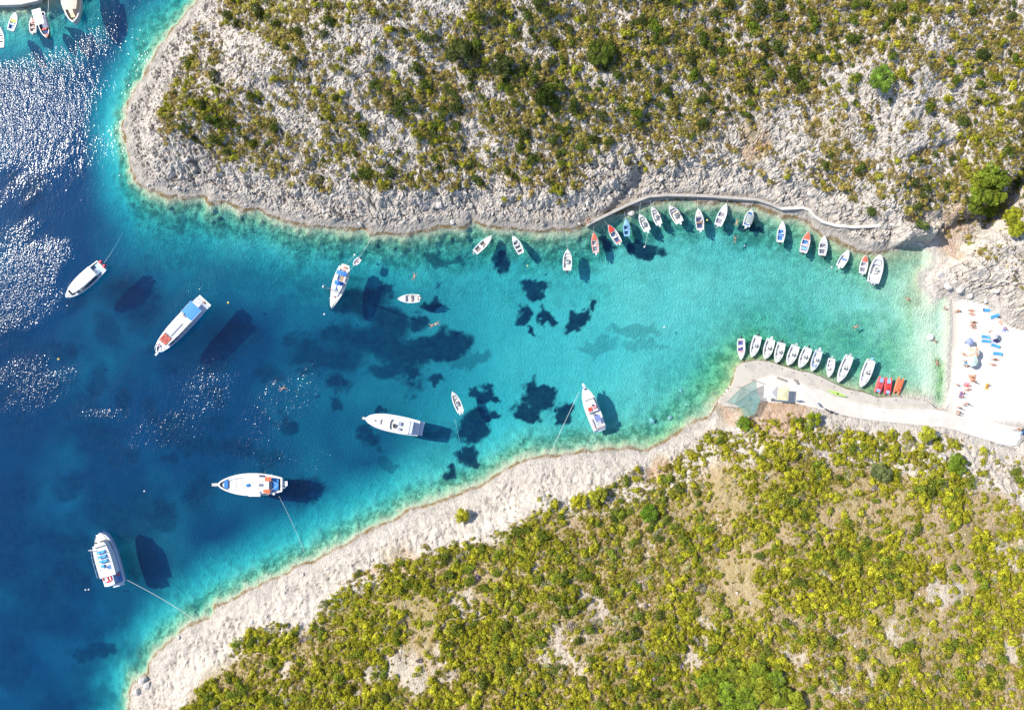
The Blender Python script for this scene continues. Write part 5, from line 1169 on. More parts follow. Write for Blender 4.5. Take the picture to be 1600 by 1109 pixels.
# ------------------------------------------------------------------ quay furniture
t = empty("shade_net", W(1165, 622)*1.0); t.location.z = 1.0
tag(t, "torn green shade net stretched over poles at the quay end", "shade net")
base = Vector((t.location.x, t.location.y, 0)); gz = 1.0
pts = {k: (W(1120+a/6.93, 500+b/6.93, h), h) for k, (a, b, h) in dict(A=(105, 880, 2.1), B=(258, 725, 3.1), C=(410, 648, 3.3), D=(420, 770, 2.9), E=(460, 855, 2.8), F=(400, 1015, 2.9), G=(290, 1048, 2.7), Hh=(245, 955, 2.5), K=(330, 850, 2.35), J=(180, 905, 2.3)).items()}
q = {k: (p.x-base.x, p.y-base.y, h+.5-gz+.3) for k, (p, h) in pts.items()}
net = paint((.11, .25, .22), .8, alpha=.62)
for tri in (("A", "B", "J"), ("B", "K", "J"), ("B", "C", "D"), ("B", "D", "K"), ("D", "E", "K"), ("E", "F", "K"), ("F", "G", "K"), ("G", "Hh", "K"), ("Hh", "J", "K")):
    a, b, c = (Vector(q[k]) for k in tri); m = MB(); n = 5; rows = []
    for i in range(n+1):
        r_ = []
        for j in range(n+1-i):
            u, v = i/n, j/n; p = a*(1-u-v)+b*u+c*v; p.z -= .35*(u*v+u*(1-u-v)+v*(1-u-v)); r_.append(p)
        rows.append(r_)
    for i in range(n):
        for j in range(n-i):
            m.poly([rows[i][j], rows[i+1][j], rows[i][j+1]])
            if j < n-i-1: m.poly([rows[i+1][j], rows[i+1][j+1], rows[i][j+1]])
    m.build("net_panel", net, t, True)
for k in "ABCDEFG": MB().tube([(q[k][0], q[k][1], -.6), q[k]], .05, 6).build("pole", paint((.25, .2, .15), .8), t)
for e in (("A", "B"), ("B", "C"), ("C", "D")): MB().tube([q[e[0]], q[e[1]]], .04, 5).build("beam", paint((.2, .22, .2), .8), t)
tri = MB().tube([q["C"], (q["C"][0]+2.3, q["C"][1]-.9, q["C"][2]-.4)], .035, 5).build("beam", paint((.2, .22, .2), .8), t)
def table(px, py, label, z=1.12):
    o = empty("table", W(px, py, z), .4); o.location.z = z; tag(o, label, "table")
    MB().box(0, 0, .72, .8, .8, .05).build("top", paint((.6, .6, .6), .5), o)
    for sx in (-.33, .33):
        for sy in (-.33, .33): MB().tube([(sx, sy, 0), (sx, sy, .72)], .03, 5).build("leg", paint((.3, .3, .3), .5), o)
table(1166, 621, "white table under the middle of the green shade net", 1.12); table(1174, 637, "white table at the edge of the green shade net", .95)
def parasol(px, py, half, h, col, label, peak=.5, rot=.1, z=1.12, ribs=4, edge=0.0, pts8=False, alt=None, name="parasol"):
    p = W(px, py, z+h); o = empty(name, (p.x, p.y, z), rot); tag(o, label, "parasol")
    n = 8 if pts8 else 4; ring = [(half*math.cos(2*math.pi*k/n+math.pi/n)*(1 if pts8 else 1.414), half*math.sin(2*math.pi*k/n+math.pi/n)*(1 if pts8 else 1.414), h) for k in range(n)]
    for k in range(n):
        a, b = ring[k], ring[(k+1) % n]; c = (0, 0, h+peak); mm = MB(); mid = tuple((a[i]+b[i])/2 for i in range(3))
        mm.poly([a, mid, c]); mm.poly([mid, b, c]); mm.poly([a, (a[0], a[1], h-.16), (mid[0], mid[1], h-.14), mid]); mm.poly([mid, (mid[0], mid[1], h-.14), (b[0], b[1], h-.16), b])
        cp = mm.build("canopy_panel", paint(col if not alt or k % 2 == 0 else alt, .8, trans=.25), o)
        MB().tube([a, (0, 0, h+peak-.06)], .014, 4).build("rib", paint((.5, .5, .5), .4), o)
    MB().tube([(0, 0, -.1), (0, 0, h+peak)], .035, 7).build("pole", paint((.55, .5, .45), .5), o); MB().lathe([(.3, 0), (.3, .08), (.06, .12)], (0, 0, 0), 10).build("base", paint((.4, .4, .4), .8), o)
    return o
parasol(1204.5, 612, 1.45, 2.4, (.74, .72, .70), "square white parasol between the green net and the yellow one", .7, -.08)
parasol(1222.5, 615.5, 1.40, 2.3, (.72, .67, .42), "square yellow parasol beside the square white one", .35, -.08)
def bench(px, py, rz, label, z=1.12, l=1.6):
    o = empty("bench", (*W(px, py, z).xy, z), rz); tag(o, label, "bench")
    for k in range(3): MB().box(0, -.16+.16*k, .44, l, .13, .04).build("slat", paint((.30, .25, .2), .7), o)
    for sx in (-l*.4, l*.4): MB().box(sx, 0, .21, .08, .4, .42).build("leg", paint((.2, .2, .2), .6), o)
bench(1220, 592, -.35, "dark bench on the quay in front of the parasols", l=2.2); bench(1243, 596, -.9, "dark bench by the stone kerb near the yellow parasol", l=1.3)
k = Boat("kayak", "lime green kayak lying along the kerb", (1289, 609.5), (1317, 618.5), 4.2, .3, .2, .12, 2.0, .9, .5, .05, "kayak", None, (.36, .62, .12), (.42, .66, .14), .08); k.o.location.z = 1.2
k.slab("deck", .05, .95, .24, .29, (.38, .62, .12), .05, .02); k.box("seat", .45, 0, .31, .5, .3, .05, DARK)
def scooter(px, py, rz, col, label, z=1.12):
    o = empty("motor_scooter", (*W(px, py, z).xy, z), rz); tag(o, label, "scooter")
    for x in (-.55, .6):
        w = MB().tube([(x, -.06, .25), (x, .06, .25)], .25, 12).build("wheel", paint((.03, .03, .03), .8), o); MB().tube([(x, -.065, .25), (x, .065, .25)], .13, 10).build("rim", paint((.5, .5, .5), .4, .6), w)
    MB().prism([(-.75, -.15), (-.1, -.17), (.1, -.13), (.1, .13), (-.1, .17), (-.75, .15)], .35, .72, .06).build("body", paint(col, .3), o)
    MB().box(-.35, 0, .78, .7, .28, .12, 0, .04).build("seat", paint((.03, .03, .03), .7), o); MB().box(.42, 0, .62, .1, .36, .6, 0, .03).build("front_shield", paint(col, .3), o)
    MB().tube([(.35, -.33, 1.0), (.42, 0, 1.03), (.35, .33, 1.0)], .025, 5).build("handlebar", paint((.1, .1, .1), .4), o); MB().box(.2, 0, .3, .5, .28, .06).build("footboard", paint((.1, .1, .1), .6), o)
scooter(1292, 641, -.5, (.1, .12, .2), "dark scooter parked where the promenade meets the scrub"); scooter(1300, 643.5, -.4, (.25, .26, .3), "grey scooter parked beside the dark one"); scooter(1596, 674, 1.2, (.05, .2, .5), "blue scooter parked by the grey platform", 1.12)
def board(px, py, rz, label):
    o = empty("notice_board", (*W(px, py, 1.12).xy, 1.12), rz); tag(o, label, "board")
    MB().box(0, 0, 1.0, 1.3, .06, .9).build("panel", paint((.55, .55, .6), .5), o)
    for sx in (-.55, .55): MB().tube([(sx, 0, 0), (sx, 0, 1.4)], .03, 5).build("post", paint((.3, .3, .3), .5), o)
board(1274, 630, -.9, "board on two posts at the back of the promenade")
board(1243.5, 624.5, .1, "board on two posts beside the yellow parasol")

# ------------------------------------------------------------------ pedal boats
def pedalo(cx, cy, ang, label, c1, c2, seats=True):
    o = empty("pedal_boat", W(cx, cy), ang); tag(o, label, "pedal boat", "red pedal boats by the quay")
    Lh = 1.95
    for sy in (-.52, .52):
        m = MB(); rows = []
        for i in range(9):
            u = -1+2*i/8; w = .27*(1-abs(u)**3*.75); zt = .34+.12*max(u, 0)**2
            rows.append([(u*Lh, sy-w, .02), (u*Lh, sy-w, zt-.05), (u*Lh, sy-w*.6, zt), (u*Lh, sy+w*.6, zt), (u*Lh, sy+w, zt-.05), (u*Lh, sy+w, .02)])
        m.grid(rows); m.poly(rows[0]); m.poly(rows[-1]); m.build("float", paint(c1, .35), o, True)
    MB().box(-.1, 0, .36, 2.6, .9, .06, 0, .02).build("deck", paint(c1, .4), o)
    if seats:
        for sy in (-.3, .3):
            s = MB().box(-.35, sy, .5, .45, .42, .2, 0, .04).build("seat", paint(c1, .4), o); MB().box(-.62, sy, .72, .1, .42, .45, 0, .03).build("backrest", paint((.5, .04, .05), .4), s)
        MB().box(1.1, 0, .41, 1.0, .8, .05, 0, .02).build("foredeck", paint(c2, .5), o); MB().box(-1.35, 0, .41, .7, .8, .05, 0, .02).build("stern_deck", paint(c2, .5), o)
        MB().tube([(.5, -.3, .45), (.5, .3, .45)], .05, 6).build("pedal_crank", paint(DARK, .5), o); MB().tube([(.2, 0, .4), (.2, 0, .8)], .03, 5).build("steering_lever", paint(DARK, .5), o)
    else:
        for sy in (-.35, 0, .35): MB().box(0, sy, .42, 2.8, .18, .05).build("slat", paint((.66, .18, .08), .5), o)
        MB().box(-.9, -.2, .48, .3, .2, .1).build("seat_pad", paint(DARK, .6), o)
pedalo(1374, 601, math.radians(72), "red pedal boat with blue decks, beside the long white boats", (.58, .08, .09), (.25, .38, .68))
pedalo(1387, 603, math.radians(84), "red pedal boat with blue decks, middle of the three", (.66, .05, .05), (.28, .42, .72))
pedalo(1403.5, 602.5, math.radians(72), "orange slatted pedal boat, end of the three", (.70, .15, .06), (.7, .15, .06), False)

# ------------------------------------------------------------------ people
def skin_body(name, joints, edges):
    me = bpy.data.meshes.new(name+"_frame"); keys = list(joints); me.from_pydata([joints[k][:3] for k in keys], [(keys.index(a), keys.index(b)) for a, b in edges], [])
    o = bpy.data.objects.new(name, me); COL.objects.link(o); md = o.modifiers.new("skin", 'SKIN'); md.use_smooth_shade = True
    for i, k in enumerate(keys): rr = joints[k][3]; me.skin_vertices[0].data[i].radius = (rr, rr)
    me.skin_vertices[0].data[keys.index("pelvis")].use_root = True if "pelvis" in keys else False
    o.modifiers.new("sub", 'SUBSURF').levels = 1
    dg = bpy.context.evaluated_depsgraph_get(); res = bpy.data.meshes.new_from_object(o.evaluated_get(dg)); res.name = name
    bpy.data.objects.remove(o); return res
E_BODY = [("pelvis", "chest"), ("chest", "neck"), ("neck", "head"), ("head", "crown")] + [e for s in "lr" for e in (("chest", "sh"+s), ("sh"+s, "el"+s), ("el"+s, "wr"+s), ("wr"+s, "ha"+s), ("ha"+s, "f1"+s), ("ha"+s, "f2"+s), ("ha"+s, "f3"+s), ("ha"+s, "f4"+s), ("wr"+s, "th"+s), ("pelvis", "hip"+s), ("hip"+s, "kn"+s), ("kn"+s, "an"+s), ("an"+s, "to"+s))]
def pose(kind):
    J = dict(pelvis=(0, 0, .96, .125), chest=(0, 0, 1.30, .135), neck=(0, .01, 1.48, .055), head=(0, .02, 1.62, .098), crown=(0, .02, 1.72, .07))
    for s, g in (("l", 1), ("r", -1)):
        J["sh"+s] = (g*.18, 0, 1.40, .062); J["el"+s] = (g*.25, -.02, 1.12, .046); J["wr"+s] = (g*.27, .06, .88, .032); J["ha"+s] = (g*.275, .09, .80, .034)
        for n, dx in ((1, -.03), (2, -.01), (3, .01), (4, .03)): J["f%d%s" % (n, s)] = (g*.275+dx*.6, .11+dx*.5, .71+abs(dx)*.4, .010)
        J["th"+s] = (g*.25, .13, .82, .011)
        J["hip"+s] = (g*.095, 0, .90, .085); J["kn"+s] = (g*.105, .02, .50, .058); J["an"+s] = (g*.105, -.01, .09, .040); J["to"+s] = (g*.12, .15, .03, .036)
    if kind == "walk": J["knl"] = (.1, .16, .52, .058); J["anl"] = (.1, .2, .1, .04); J["tol"] = (.1, .36, .04, .036); J["anr"] = (-.1, -.22, .14, .04); J["tor"] = (-.1, -.1, .04, .036)
    if kind in ("lie", "swim"):
        K = {}
        for k, (x, y, z, r) in J.items():
            yy = z-.9; zz = (.13 + y) if kind == "lie" else (.0 - y*.6)
            K[k] = (x, yy, max(zz, r*.9) if kind == "lie" else zz, r)
        J = K
        if kind == "lie":
            for s, g in (("l", 1), ("r", -1)): J["kn"+s] = (g*.13, -.4, .16 if s == "r" else .30, .058); J["an"+s] = (g*.15, -.82, .06, .04); J["to"+s] = (g*.18, -.88, .16, .034)
        else:
            for s, g in (("l", 1), ("r", -1)):
                J["el"+s] = (g*.38, .62, -.02, .046); J["wr"+s] = (g*.42, .9, -.06, .032); J["ha"+s] = (g*.42, .98, -.08, .034); J["th"+s] = (g*.37, .98, -.07, .011)
                for n, dx in ((1, -.03), (2, -.01), (3, .01), (4, .03)): J["f%d%s" % (n, s)] = (g*.42+dx, 1.07-abs(dx), -.09, .01)
                J["kn"+s] = (g*.22, -.38, -.1, .058); J["an"+s] = (g*.26, -.78, -.12, .04); J["to"+s] = (g*.3, -.93, -.16, .034)
            J["head"] = (0, .72, .06, .098); J["crown"] = (0, .79, .12, .075)
    if kind == "sit":
        K = {}
        for k, (x, y, z, r) in J.items(): K[k] = (x, y - (z-.96)*.18, z-.83, r)
        J = K
        for s, g in (("l", 1), ("r", -1)): J["hip"+s] = (g*.1, .03, .12, .085); J["kn"+s] = (g*.16, .40, .40, .058); J["an"+s] = (g*.14, .68, .07, .04); J["to"+s] = (g*.16, .84, .05, .034)
    return J
def people_shapes(kind):
    J = pose(kind); body = skin_body("person_"+kind, J, E_BODY)
    C = {k: (J[k][0], J[k][1], J[k][2], J[k][3]+.016) for k in ("pelvis",)}; ed = []
    for s in "lr":
        h, kn = Vector(J["hip"+s][:3]), Vector(J["kn"+s][:3]); C["hip"+s] = (*h, J["hip"+s][3]+.018); m = h.lerp(kn, .45); C["mid"+s] = (*m, J["hip"+s][3]*.95+.012); ed += [("pelvis", "hip"+s), ("hip"+s, "mid"+s)]
    suit = skin_body("swimwear_"+kind, C, ed)
    hd, cr = Vector(J["head"][:3]), Vector(J["crown"][:3]); ax = (cr-hd).normalized(); m = MB(); m.lathe([(.112, -.02), (.116, .04), (.09, .10), (.045, .135), (.005, .145)], (0, 0, 0), 12)
    qn = Vector((0, 0, 1)).rotation_difference(ax); me = bpy.data.meshes.new("hair_"+kind); me.from_pydata([tuple(hd + qn @ Vector(v)) for v in m.v], [], m.f); me.polygons.foreach_set("use_smooth", [True]*len(me.polygons))
    return body, suit, me
PSH = {k: people_shapes(k) for k in ("stand", "walk", "lie", "sit", "swim")}
_pm = {}
def with_mat(me, mat):
    key = (me.name, mat.name)
    if key not in _pm: c = me.copy(); c.materials.clear(); c.materials.append(mat); _pm[key] = c
    return _pm[key]
SKIN = paint((.50, .27, .17), .6, wear=.05); SKIN2 = paint((.34, .17, .10), .6, wear=.05)
def person(px, py, kind, face, label, suit=(.1, .1, .3), hair=(.05, .03, .02), z=None, sk=None, group=None, scale=1.0):
    if z is None: p = ground(px, py)
    else: p = W(px, py, z); p.z = z
    o = empty("person", p, math.radians(face) - math.pi/2); o.scale = (scale,)*3; tag(o, label, "person", group)
    b, s, h = PSH[kind]
    for nm, me, mt in (("body", b, sk or SKIN), ("swimwear", s, paint(suit, .8)), ("hair", h, paint(hair, .8))):
        c = bpy.data.objects.new(nm, with_mat(me, mt)); COL.objects.link(c); c.parent = o
    return o
def towel(px, py, ang, col, label, sx=1.8, sy=.85, col2=None):
    p = ground(px, py, .025); o = empty("beach_towel", p, math.radians(ang)); tag(o, label, "towel")
    m = MB(); rows = [[(-sx/2+sx*i/6, -sy/2+sy*j/4, .012*math.sin(i*2.1+j)+.01) for j in range(5)] for i in range(7)]; m.grid(rows); m.build("cloth", paint(col, .95), o)
    m = MB(); 
    for i in (0, 6): MB().grid([[(x-.05*(1 if i else -1), y, z+.006) for x, y, z in rows[i]], [(x-.22*(1 if i else -1), y, z+.006) for x, y, z in rows[i]]]).build("border", paint(col2 or WHITE, .95), o)
def lounger(px, py, ang, label, col=(.05, .28, .62)):
    p = ground(px, py); o = empty("sun_lounger", p, math.radians(ang)); tag(o, label, "sun lounger", "blue sun loungers on the white sand")
    MB().box(-.1, 0, .28, 1.35, .64, .07, 0, .02).build("mattress", paint(col, .85), o)
    MB().grid([[(.58, -.32, .32), (.58, .32, .32)], [(1.02, -.32, .62), (1.02, .32, .62)]]).grid([[(.60, .32, .26), (.60, -.32, .26)], [(1.04, .32, .56), (1.04, -.32, .56)]]).build("backrest", paint([c*.9 for c in col], .85), o)
    MB().box(-.1, 0, .225, 1.75, .68, .04).build("frame", paint((.66, .66, .66), .4), o)
    for sx in (-.85, .55):
        for sy in (-.28, .28): MB().tube([(sx, sy, -.02), (sx, sy, .22)], .025, 5).build("leg", paint((.66, .66, .66), .4), o)
lounger(1540.5, 484.6, 175, "blue sun lounger closest to the rock foot on the beach"); lounger(1551.7, 494.3, 20, "blue sun lounger turned askew below the rock foot"); lounger(1537.7, 525.8, -8, "blue sun lounger, upper of a close pair"); lounger(1537.9, 532.6, -6, "blue sun lounger, lower of a close pair"); lounger(1552.6, 539.6, -18, "blue sun lounger with a white towel behind the close pair"); lounger(1555.8, 552, -5, "blue sun lounger on open sand, last of the line")
towel(1551, 538.8, -18, (.74, .74, .74), "white towel lying on a blue sun lounger", .5, .4); bpy.context.scene.collection.objects[-1]
towel(1564.3, 504.3, -40, (.62, .35, .28), "salmon towel lying on open sand near the rocks"); towel(1542, 604, 80, (.75, .42, .08), "orange towel alone on the open sand", 1.9, .8); towel(1519, 591, 20, (.66, .38, .25), "peach towel in the middle of the beach group", 1.8, 1.5); towel(1511, 601, 0, (.62, .10, .14), "crimson towel near the water"); towel(1510, 567, 10, (.15, .35, .55), "blue towel under the mint parasol", 1.6, .9); towel(1502, 617, 70, (.12, .14, .45), "navy towel near the water's edge", 1.9, .9); towel(1556, 532.6, -15, (.2, .25, .6), "indigo towel beside the white parasol", 1.9, .9); towel(1569.5, 514.5, -20, (.25, .3, .62), "blue patterned towel near the rocks", 1.3, 1.1); towel(1512, 600, 0, (.62, .2, .3), "pink towel overlapping the crimson one", 1.0, .5)
parasol(1515.5, 533.5, .85, 1.9, (.36, .42, .66), "small lilac-blue beach parasol", .35, .2, .45, pts8=True, alt=(.28, .33, .60), name="beach_parasol")
parasol(1522, 550, 1.3, 2.1, (.72, .45, .30), "peach and cream beach parasol", .4, .1, .45, pts8=True, alt=(.74, .68, .58), name="beach_parasol")
parasol(1520, 564, 1.25, 2.1, MINT, "mint green and white beach parasol", .4, .3, .45, pts8=True, alt=(.70, .74, .70), name="beach_parasol")
parasol(1553.5, 523.5, .95, 2.0, (.74, .72, .74), "plain white beach parasol by the loungers", .35, .2, .8, pts8=True, name="beach_parasol")
BP = "bathers on the beach"
person(1496.7, 486, "sit", 200, "person sitting at the wet edge of the sand below the rocks", (.3, .15, .1), sk=SKIN2)
person(1518, 485.5, "lie", 170, "person in red swimwear lying on the sand, upper of two by the rocks", (.6, .15, .15)); person(1519, 491, "lie", 165, "person lying on the sand, lower of two by the rocks", (.55, .3, .3))
person(1521, 503.5, "lie", 350, "person in black lying with head inland, upper of a couple", (.03, .03, .05), sk=SKIN2); person(1520.5, 511.5, "lie", 345, "person in grey lying with head inland, lower of a couple", (.2, .2, .24)); person(1519.5, 507.5, "sit", 180, "person in dark red sitting between two sunbathers", (.3, .05, .08))
person(1569.5, 514, "sit", 90, "person in blue sitting on the patterned towel", (.08, .12, .5)); person(1544.5, 518.5, "stand", 200, "person standing near the white parasol", (.3, .2, .1), sk=SKIN2); person(1555.5, 532, "lie", 345, "person lying on the indigo towel", (.1, .12, .3), sk=SKIN2)
person(1554, 561.5, "lie", 350, "person in brown lying on bare sand beyond the loungers", (.25, .1, .06), sk=SKIN2); person(1551, 569.5, "lie", 348, "person in pink lying on bare sand beyond the loungers", (.5, .25, .25)); person(1505, 553, "lie", 330, "person lying seaward of the peach parasol", (.4, .3, .25))
person(1517, 557, "sit", 180, "person in pink sitting between the peach and mint parasols", (.66, .22, .22)); person(1514, 570, "sit", 200, "person in red sitting below the mint parasol", (.6, .1, .16)); person(1508, 571, "sit", 170, "person in teal sitting below the mint parasol", (.05, .3, .4)); person(1505, 564, "walk", 200, "child walking to the water from the mint parasol", (.5, .2, .2), scale=.7)
person(1516, 588, "sit", 150, "person sitting on the peach towel", (.6, .25, .16)); person(1521, 590.5, "lie", 60, "person lying on the peach towel", (.5, .2, .15)); person(1518, 595, "stand", 220, "person standing behind the peach towel", (.1, .1, .12), sk=SKIN2)
person(1511, 602.5, "lie", 0, "person lying on the crimson towel", (.6, .08, .12)); person(1512, 608.5, "lie", 5, "person in rose swimwear lying beside the crimson towel", (.5, .2, .28)); person(1492.7, 600.5, "walk", 170, "child wading at the waterline", (.5, .2, .15), scale=.75); person(1542, 601.5, "sit", 250, "person in orange sitting on the orange towel", (.72, .4, .06), sk=SKIN2)
person(1503, 613.5, "sit", 180, "person in navy sitting on the navy towel", (.05, .06, .3)); person(1501.5, 619, "sit", 190, "person in dark blue sitting at the foot of the navy towel", (.04, .05, .18)); person(1507, 629.5, "walk", 240, "person in magenta walking over the sand near the quay", (.55, .08, .25)); person(1503.5, 632, "stand", 100, "child standing behind the person in magenta", (.2, .2, .3), scale=.7)
person(1495, 636, "stand", 260, "person in grey standing where sand meets the promenade", (.25, .25, .3), hair=(.02, .02, .02), sk=SKIN2); person(1493.5, 642.5, "walk", 100, "person in dark red walking onto the promenade", (.3, .04, .06)); person(1492.3, 646.5, "stand", 80, "person in black standing at the promenade corner", (.03, .03, .04)); person(1589, 669, "stand", 200, "person in dark clothes standing by the blue scooter", (.06, .06, .08), z=1.12)
person(917.5, 345.5, "sit", 280, "person sitting on the rocks at the west end of the walkway", (.6, .3, .2), z=1.25); person(920.2, 343.5, "sit", 270, "person in pink sitting beside another at the walkway end", (.62, .25, .25), z=1.62)
person(1028.6, 338.5, "sit", 60, "person in red sitting in the narrow white boat", (.6, .05, .05), z=.16); person(1057.5, 334.5, "stand", 90, "person standing in the wide white boat", (.5, .1, .08), z=.16)
def swimmer(px, py, face, label, suit=(.1, .1, .3), hair=(.05, .03, .02), sk=None): return person(px, py, "swim", face, label, suit, hair, z=.03, sk=sk)
swimmer(1419.7, 468, 140, "swimmer in shallow pale water off the cove rocks", (.3, .1, .1)); swimmer(1338.4, 510, 200, "swimmer alone off the boats' end of the bay", (.5, .2, .15)); swimmer(1479, 483, 150, "swimmer in the shallows beside the rock foot"); swimmer(1465, 567.5, 120, "swimmer over the yellow-green weed strip", (.5, .1, .1)); swimmer(1148.5, 374.7, 80, "dark-haired swimmer just off the north boats", (.05, .05, .05), (.02, .02, .02), SKIN2); swimmer(1152, 346.5, 250, "swimmer between two moored boats by the canopy boat", (.6, .4, .2), (.4, .3, .15)); swimmer(647, 432.5, 70, "swimmer in orange near the drifting motorboat", (.62, .3, .08)); swimmer(677, 507.5, 200, "swimmer, one of two crossing the dark meadow", (.1, .1, .1)); swimmer(681, 506.5, 20, "swimmer in white, other of two crossing the dark meadow", (.6, .6, .6)); swimmer(441, 607, 30, "swimmer far out in glittering deep water", (.5, .3, .2)); swimmer(1459, 531, 330, "swimmer pushing the white float ring", (.2, .2, .2))
fr = empty("float_ring", W(1453, 526.5), 0); tag(fr, "white inflatable ring beside a swimmer in the shallows", "float"); m = MB(); prof = [(.55+.17*math.cos(a), .14+.17*math.sin(a)) for a in np.linspace(0, 2*math.pi, 9)]
m.lathe(prof, (0, 0, 0), 18); m.f = m.f[:-2]; m.build("tube", paint((.74, .74, .74), .4), fr, True); MB().lathe([(.02, .06), (.42, .06), (.42, .09), (.02, .09)], (0, 0, 0), 14).build("floor_sheet", paint((.6, .62, .64), .4), fr)

# ------------------------------------------------------------------ buoys and ropes
def buoy(px, py, col, label, r=.2):
    o = empty("mooring_buoy", W(px, py), 0); tag(o, label, "buoy")
    MB().lathe([(.02, -r*.8), (r*.7, -r*.6), (r, 0), (r*.72, r*.62), (r*.2, r*.85)], (0, 0, .04), 12).build("float", paint(col, .4), o, True); MB().lathe([(r*.12, 0), (r*.2, .05), (r*.12, .12)], (0, 0, r*.85), 8).build("eye", paint(GREY, .4), o)
YB = (.75, .6, .12)
buoy(357, 473, YB, "yellow buoy between the excursion boat and the sailing yacht", .28); buoy(92, 561, YB, "yellow buoy off the glittering patch near the excursion boat's bow", .28); buoy(507, 491, WHITE, "white buoy just ahead of the sailing yacht's bow", .24); buoy(554.5, 398.5, WHITE, "white fender-like buoy roped behind the sailing yacht", .28); buoy(1007, 386, WHITE, "white buoy over a round dark meadow on the north side", .22); buoy(824.5, 415.5, YB, "small yellow buoy off the grey north rocks", .2); buoy(1105, 344, YB, "small yellow buoy between moored boats", .22); buoy(1038, 511, WHITE, "white buoy alone over pale turquoise sand", .22); buoy(226, 767, WHITE, "white buoy alone in deep water near the wooden caique", .22); buoy(134, 921, WHITE, "white buoy, one of two behind the tour boat", .22); buoy(139, 920.5, WHITE, "white buoy, other of two behind the tour boat", .22); buoy(1163.5, 384, WHITE, "small white buoy off the canopied boat", .16); buoy(1299.5, 417.5, WHITE, "small white buoy behind the boat with the blue cushion", .2)
M_ROPE = paint((.62, .62, .58), .9)
def rope(a, b, za, zb, label, r=.03, sag=.25):
    A = W(*a, za); B = W(*b, zb); A.z = za; B.z = zb; pts = []
    for i in range(9):
        t = i/8; p = A.lerp(B, t); p.z -= sag*4*t*(1-t); pts.append(p)
    tag(MB().tube(pts, r, 5).build("mooring_rope", M_ROPE), label, "rope")
rope((905, 612), (857.5, 714), 1.2, .9, "long rope from the cabin cruiser's bow to the white shore", .035, .5); rope((931, 671), (912, 706), .7, .7, "rope from the cabin cruiser's stern to the shore", .03, .2); rope((936, 671), (928, 692), .6, -.8, "slack second stern rope of the cabin cruiser", .025, .2)
rope((199, 906), (309, 971), 1.3, .8, "long pale rope from the tour boat's stern to the white shore", .05, .6); rope((436, 775), (476, 864), .9, .3, "rope from the wooden caique to the shallow south shore", .03, .6); rope((537, 416), (553, 400), .9, .2, "rope from the sailing yacht to the fender buoy", .025, .1); rope((546, 424), (586, 364), .9, .6, "rope from the sailing yacht's stern to the north rocks", .03, .4); rope((711, 655), (722, 708), -.3, -3.6, "anchor rope sinking from the twin-engined boat", .04, .2); rope((160, 415), (192, 363), .5, -2.5, "anchor rope trailing from the taxi boat", .035, .3); rope((75, 20), (75, -10), .6, 1.1, "rope from the canopied boat to the harbour quay", .05, .2); rope((1012, 363), (1008, 385), .4, .1, "rope from a white open boat to the white buoy", .025, .1); rope((747, 396), (741, 425), .2, -3.0, "anchor rope of the westernmost moored motorboat", .025, .2)
for i, (a, b, what) in enumerate((((927, 363), (929, 347), "the western coral-decked boat"), ((950, 352), (943, 341.5), "the red-decked boat"), ((977.5, 343), (976, 331), "the pale blue boat"), ((998.5, 335.5), (1001, 316), "the white boat beside the pale blue one"), ((1018, 324), (1016, 312), "the narrow white boat"), ((1045, 322), (1042, 310), "the wide white boat"), ((1090, 326.5), (1090, 311), "the white boat with brown seats"), ((1134, 319.5), (1138, 312), "the slanting white boat"), ((1173, 328), (1176, 316), "the canopied boat"), ((1222, 346.5), (1214, 331), "the boat with blue cockpits"), ((1261.5, 362.5), (1264, 346), "the coral-decked boat with blue cockpits"), ((1286.8, 369), (1288, 360), "the plain white boat"), ((1324, 391.7), (1328, 380), "the boat with the blue cushion"), ((886.7, 390), (884, 360), "the boat with a black engine"), ((801.5, 369), (797, 355), "the boat with three dark wells"), ((769, 369), (775, 357), "the diagonal motorboat"))):
    rope(a, b, .55, max(1.0, 1.2), "mooring rope from %s to the rocks" % what, .022, .12)
rope((1121, 624), (1107, 650), .6, .6, "rope stretched across the small inlet by the quay", .04, .1)

# ------------------------------------------------------------------ single boulders
def boulder(px, py, r, label, seed, tint=None, under=False):
    p = ground(px, py); o = bpy.data.objects.new("boulder", stone_mesh("boulder", 800+seed, 34, .7)); COL.objects.link(o)
    o.location = (p.x, p.y, p.z + r*.15); o.scale = (r, r*.9, r*.8); o.rotation_euler = (.1*seed % .6, .07*seed % .5, seed*1.7); tag(o, label, "boulder")
boulder(1471, 717, 1.5, "large white boulder in the scrub behind the beach", 1); boulder(1438, 706, 1.0, "white boulder in dry grass behind the promenade", 2); boulder(1019, 658, 1.0, "pale underwater boulder off the white shore", 3); boulder(1047, 653, .9, "pale underwater boulder closer to the small inlet", 4); boulder(1064, 610, .7, "small underwater boulder off the rounded quay end", 5)
boulder(224, 1062, 1.6, "dark-shaded boulder on the tip of the white shore", 6); boulder(215, 1080, 1.3, "boulder beside the larger one on the white shore's tip", 7); boulder(231, 1070, 1.2, "boulder inland of the two on the white shore's tip", 8)
for i, (a, b, r_) in enumerate(((1128, 622, .5), (1132, 616, .55), (1136, 610, .5), (1125, 627, .6), (1140, 604, .45))): boulder(a, b, r_, "rough riprap stone along the quay's rounded end, %s" % ("lowest", "second lowest", "middle one", "beside the inlet", "topmost")[i], 10+i)
boulder(985, 333, 1.1, "ochre boulder in the water below the sea wall", 20)
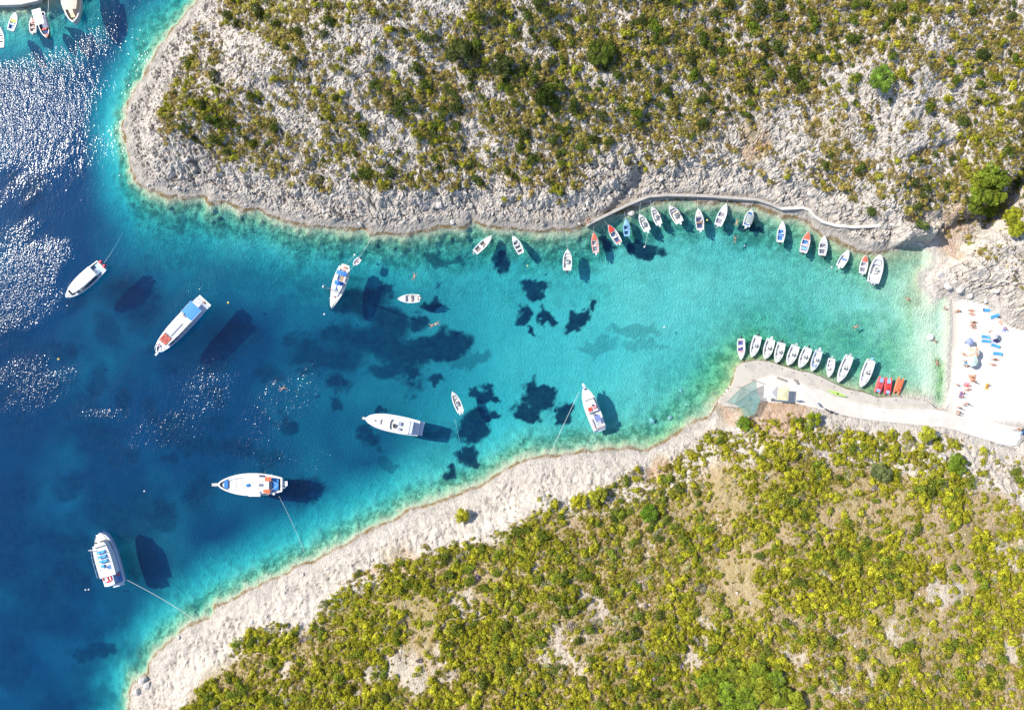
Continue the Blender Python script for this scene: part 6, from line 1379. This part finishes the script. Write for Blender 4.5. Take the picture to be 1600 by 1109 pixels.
for i, (a, b, r_) in enumerate(((1500, 452, 1.3), (1480, 448, 1.1), (1515, 462, .9), (1470, 430, 1.2), (1540, 470, .8), (1555, 455, 1.0))): boulder(a, b, r_, ("broad pale boulder above the rock foot on the beach", "pale boulder on the cove side of the rock foot", "pale boulder at the sand's edge under the rocks", "pale boulder above the cove water", "small boulder where rock meets sand", "pale boulder up the slope behind the loungers")[i], 30+i)

rb = np.random.default_rng(77); cand = []
while len(cand) < 60:
    a, c = rb.uniform(215, 1450), rb.uniform(230, 400); p = ground(a, c); d_ = float(bil(F_N, np.array([p.x]), np.array([p.y]))[0])
    if .6 < d_ < 7.5 and p.z > .3 and polyline_dist(ROCKPATH, np.array([p.x]), np.array([p.y]))[0] > 1.3: cand.append((a, c))
SB = [stone_mesh("boulder", 850+i, 30, .65) for i in range(5)]
for i, (a, c) in enumerate(cand):
    p = ground(a, c); o = bpy.data.objects.new("boulder", SB[i % 5]); COL.objects.link(o); r_ = .35 + .75*rb.uniform()**2
    o.location = (p.x, p.y, p.z + .1*r_); o.scale = (r_, r_*rb.uniform(.6, 1), r_*.8); o.rotation_euler = rb.uniform(-.4, .4), rb.uniform(-.4, .4), rb.uniform(0, 6.28)
    zn = "below the western point" if a < 450 else ("west of the walkway" if a < 920 else ("behind the walkway" if a < 1220 else "beside the climbing footpath"))
    tag(o, "loose pale boulder on the north shore rocks " + zn, "boulder", "loose boulders " + zn)
# joints in the promenade and quay slabs, mooring rings on the quay edge
for i, (a, c) in enumerate(((1165,572),(1187,567.5),(1206,571),(1222,576),(1240,582),(1258,586),(1284,594.5),(1303,604),(1330,613.5),(1372,625),(1400,624.5))):
    o = empty("mooring_ring", (*W(a, c, .88).xy, .88), i*.7); tag(o, "small dark mooring ring set in the quay edge", "mooring ring", "mooring rings on the quay edge")
    MB().box(0, 0, .02, .22, .22, .04).build("plate", paint((.2, .17, .15), .7), o); mm = MB(); mm.lathe([(.10, .05), (.13, .07), (.10, .09)], (0, 0, 0), 10); mm.build("ring", paint((.12, .1, .09), .6), o)

cand = []
while len(cand) < 36:
    a, c = rb.uniform(230, 1090), rb.uniform(690, 1080); p = ground(a, c); d_ = float(bil(F_S, np.array([p.x]), np.array([p.y]))[0])
    if .8 < d_ < 7.0 and p.z > .3: cand.append((a, c))
for i, (a, c) in enumerate(cand):
    p = ground(a, c); o = bpy.data.objects.new("boulder", SB[i % 5]); COL.objects.link(o); r_ = .25 + .6*rb.uniform()**2
    o.location = (p.x, p.y, p.z + .08*r_); o.scale = (r_, r_*rb.uniform(.6, 1), r_*.8); o.rotation_euler = rb.uniform(-.4, .4), rb.uniform(-.4, .4), rb.uniform(0, 6.28)
    zn = "near its tip" if a < 430 else ("along its middle" if a < 800 else "opposite the cabin cruiser")
    tag(o, "loose boulder on the smooth white south shore " + zn, "boulder", "loose boulders on the white shore " + zn)
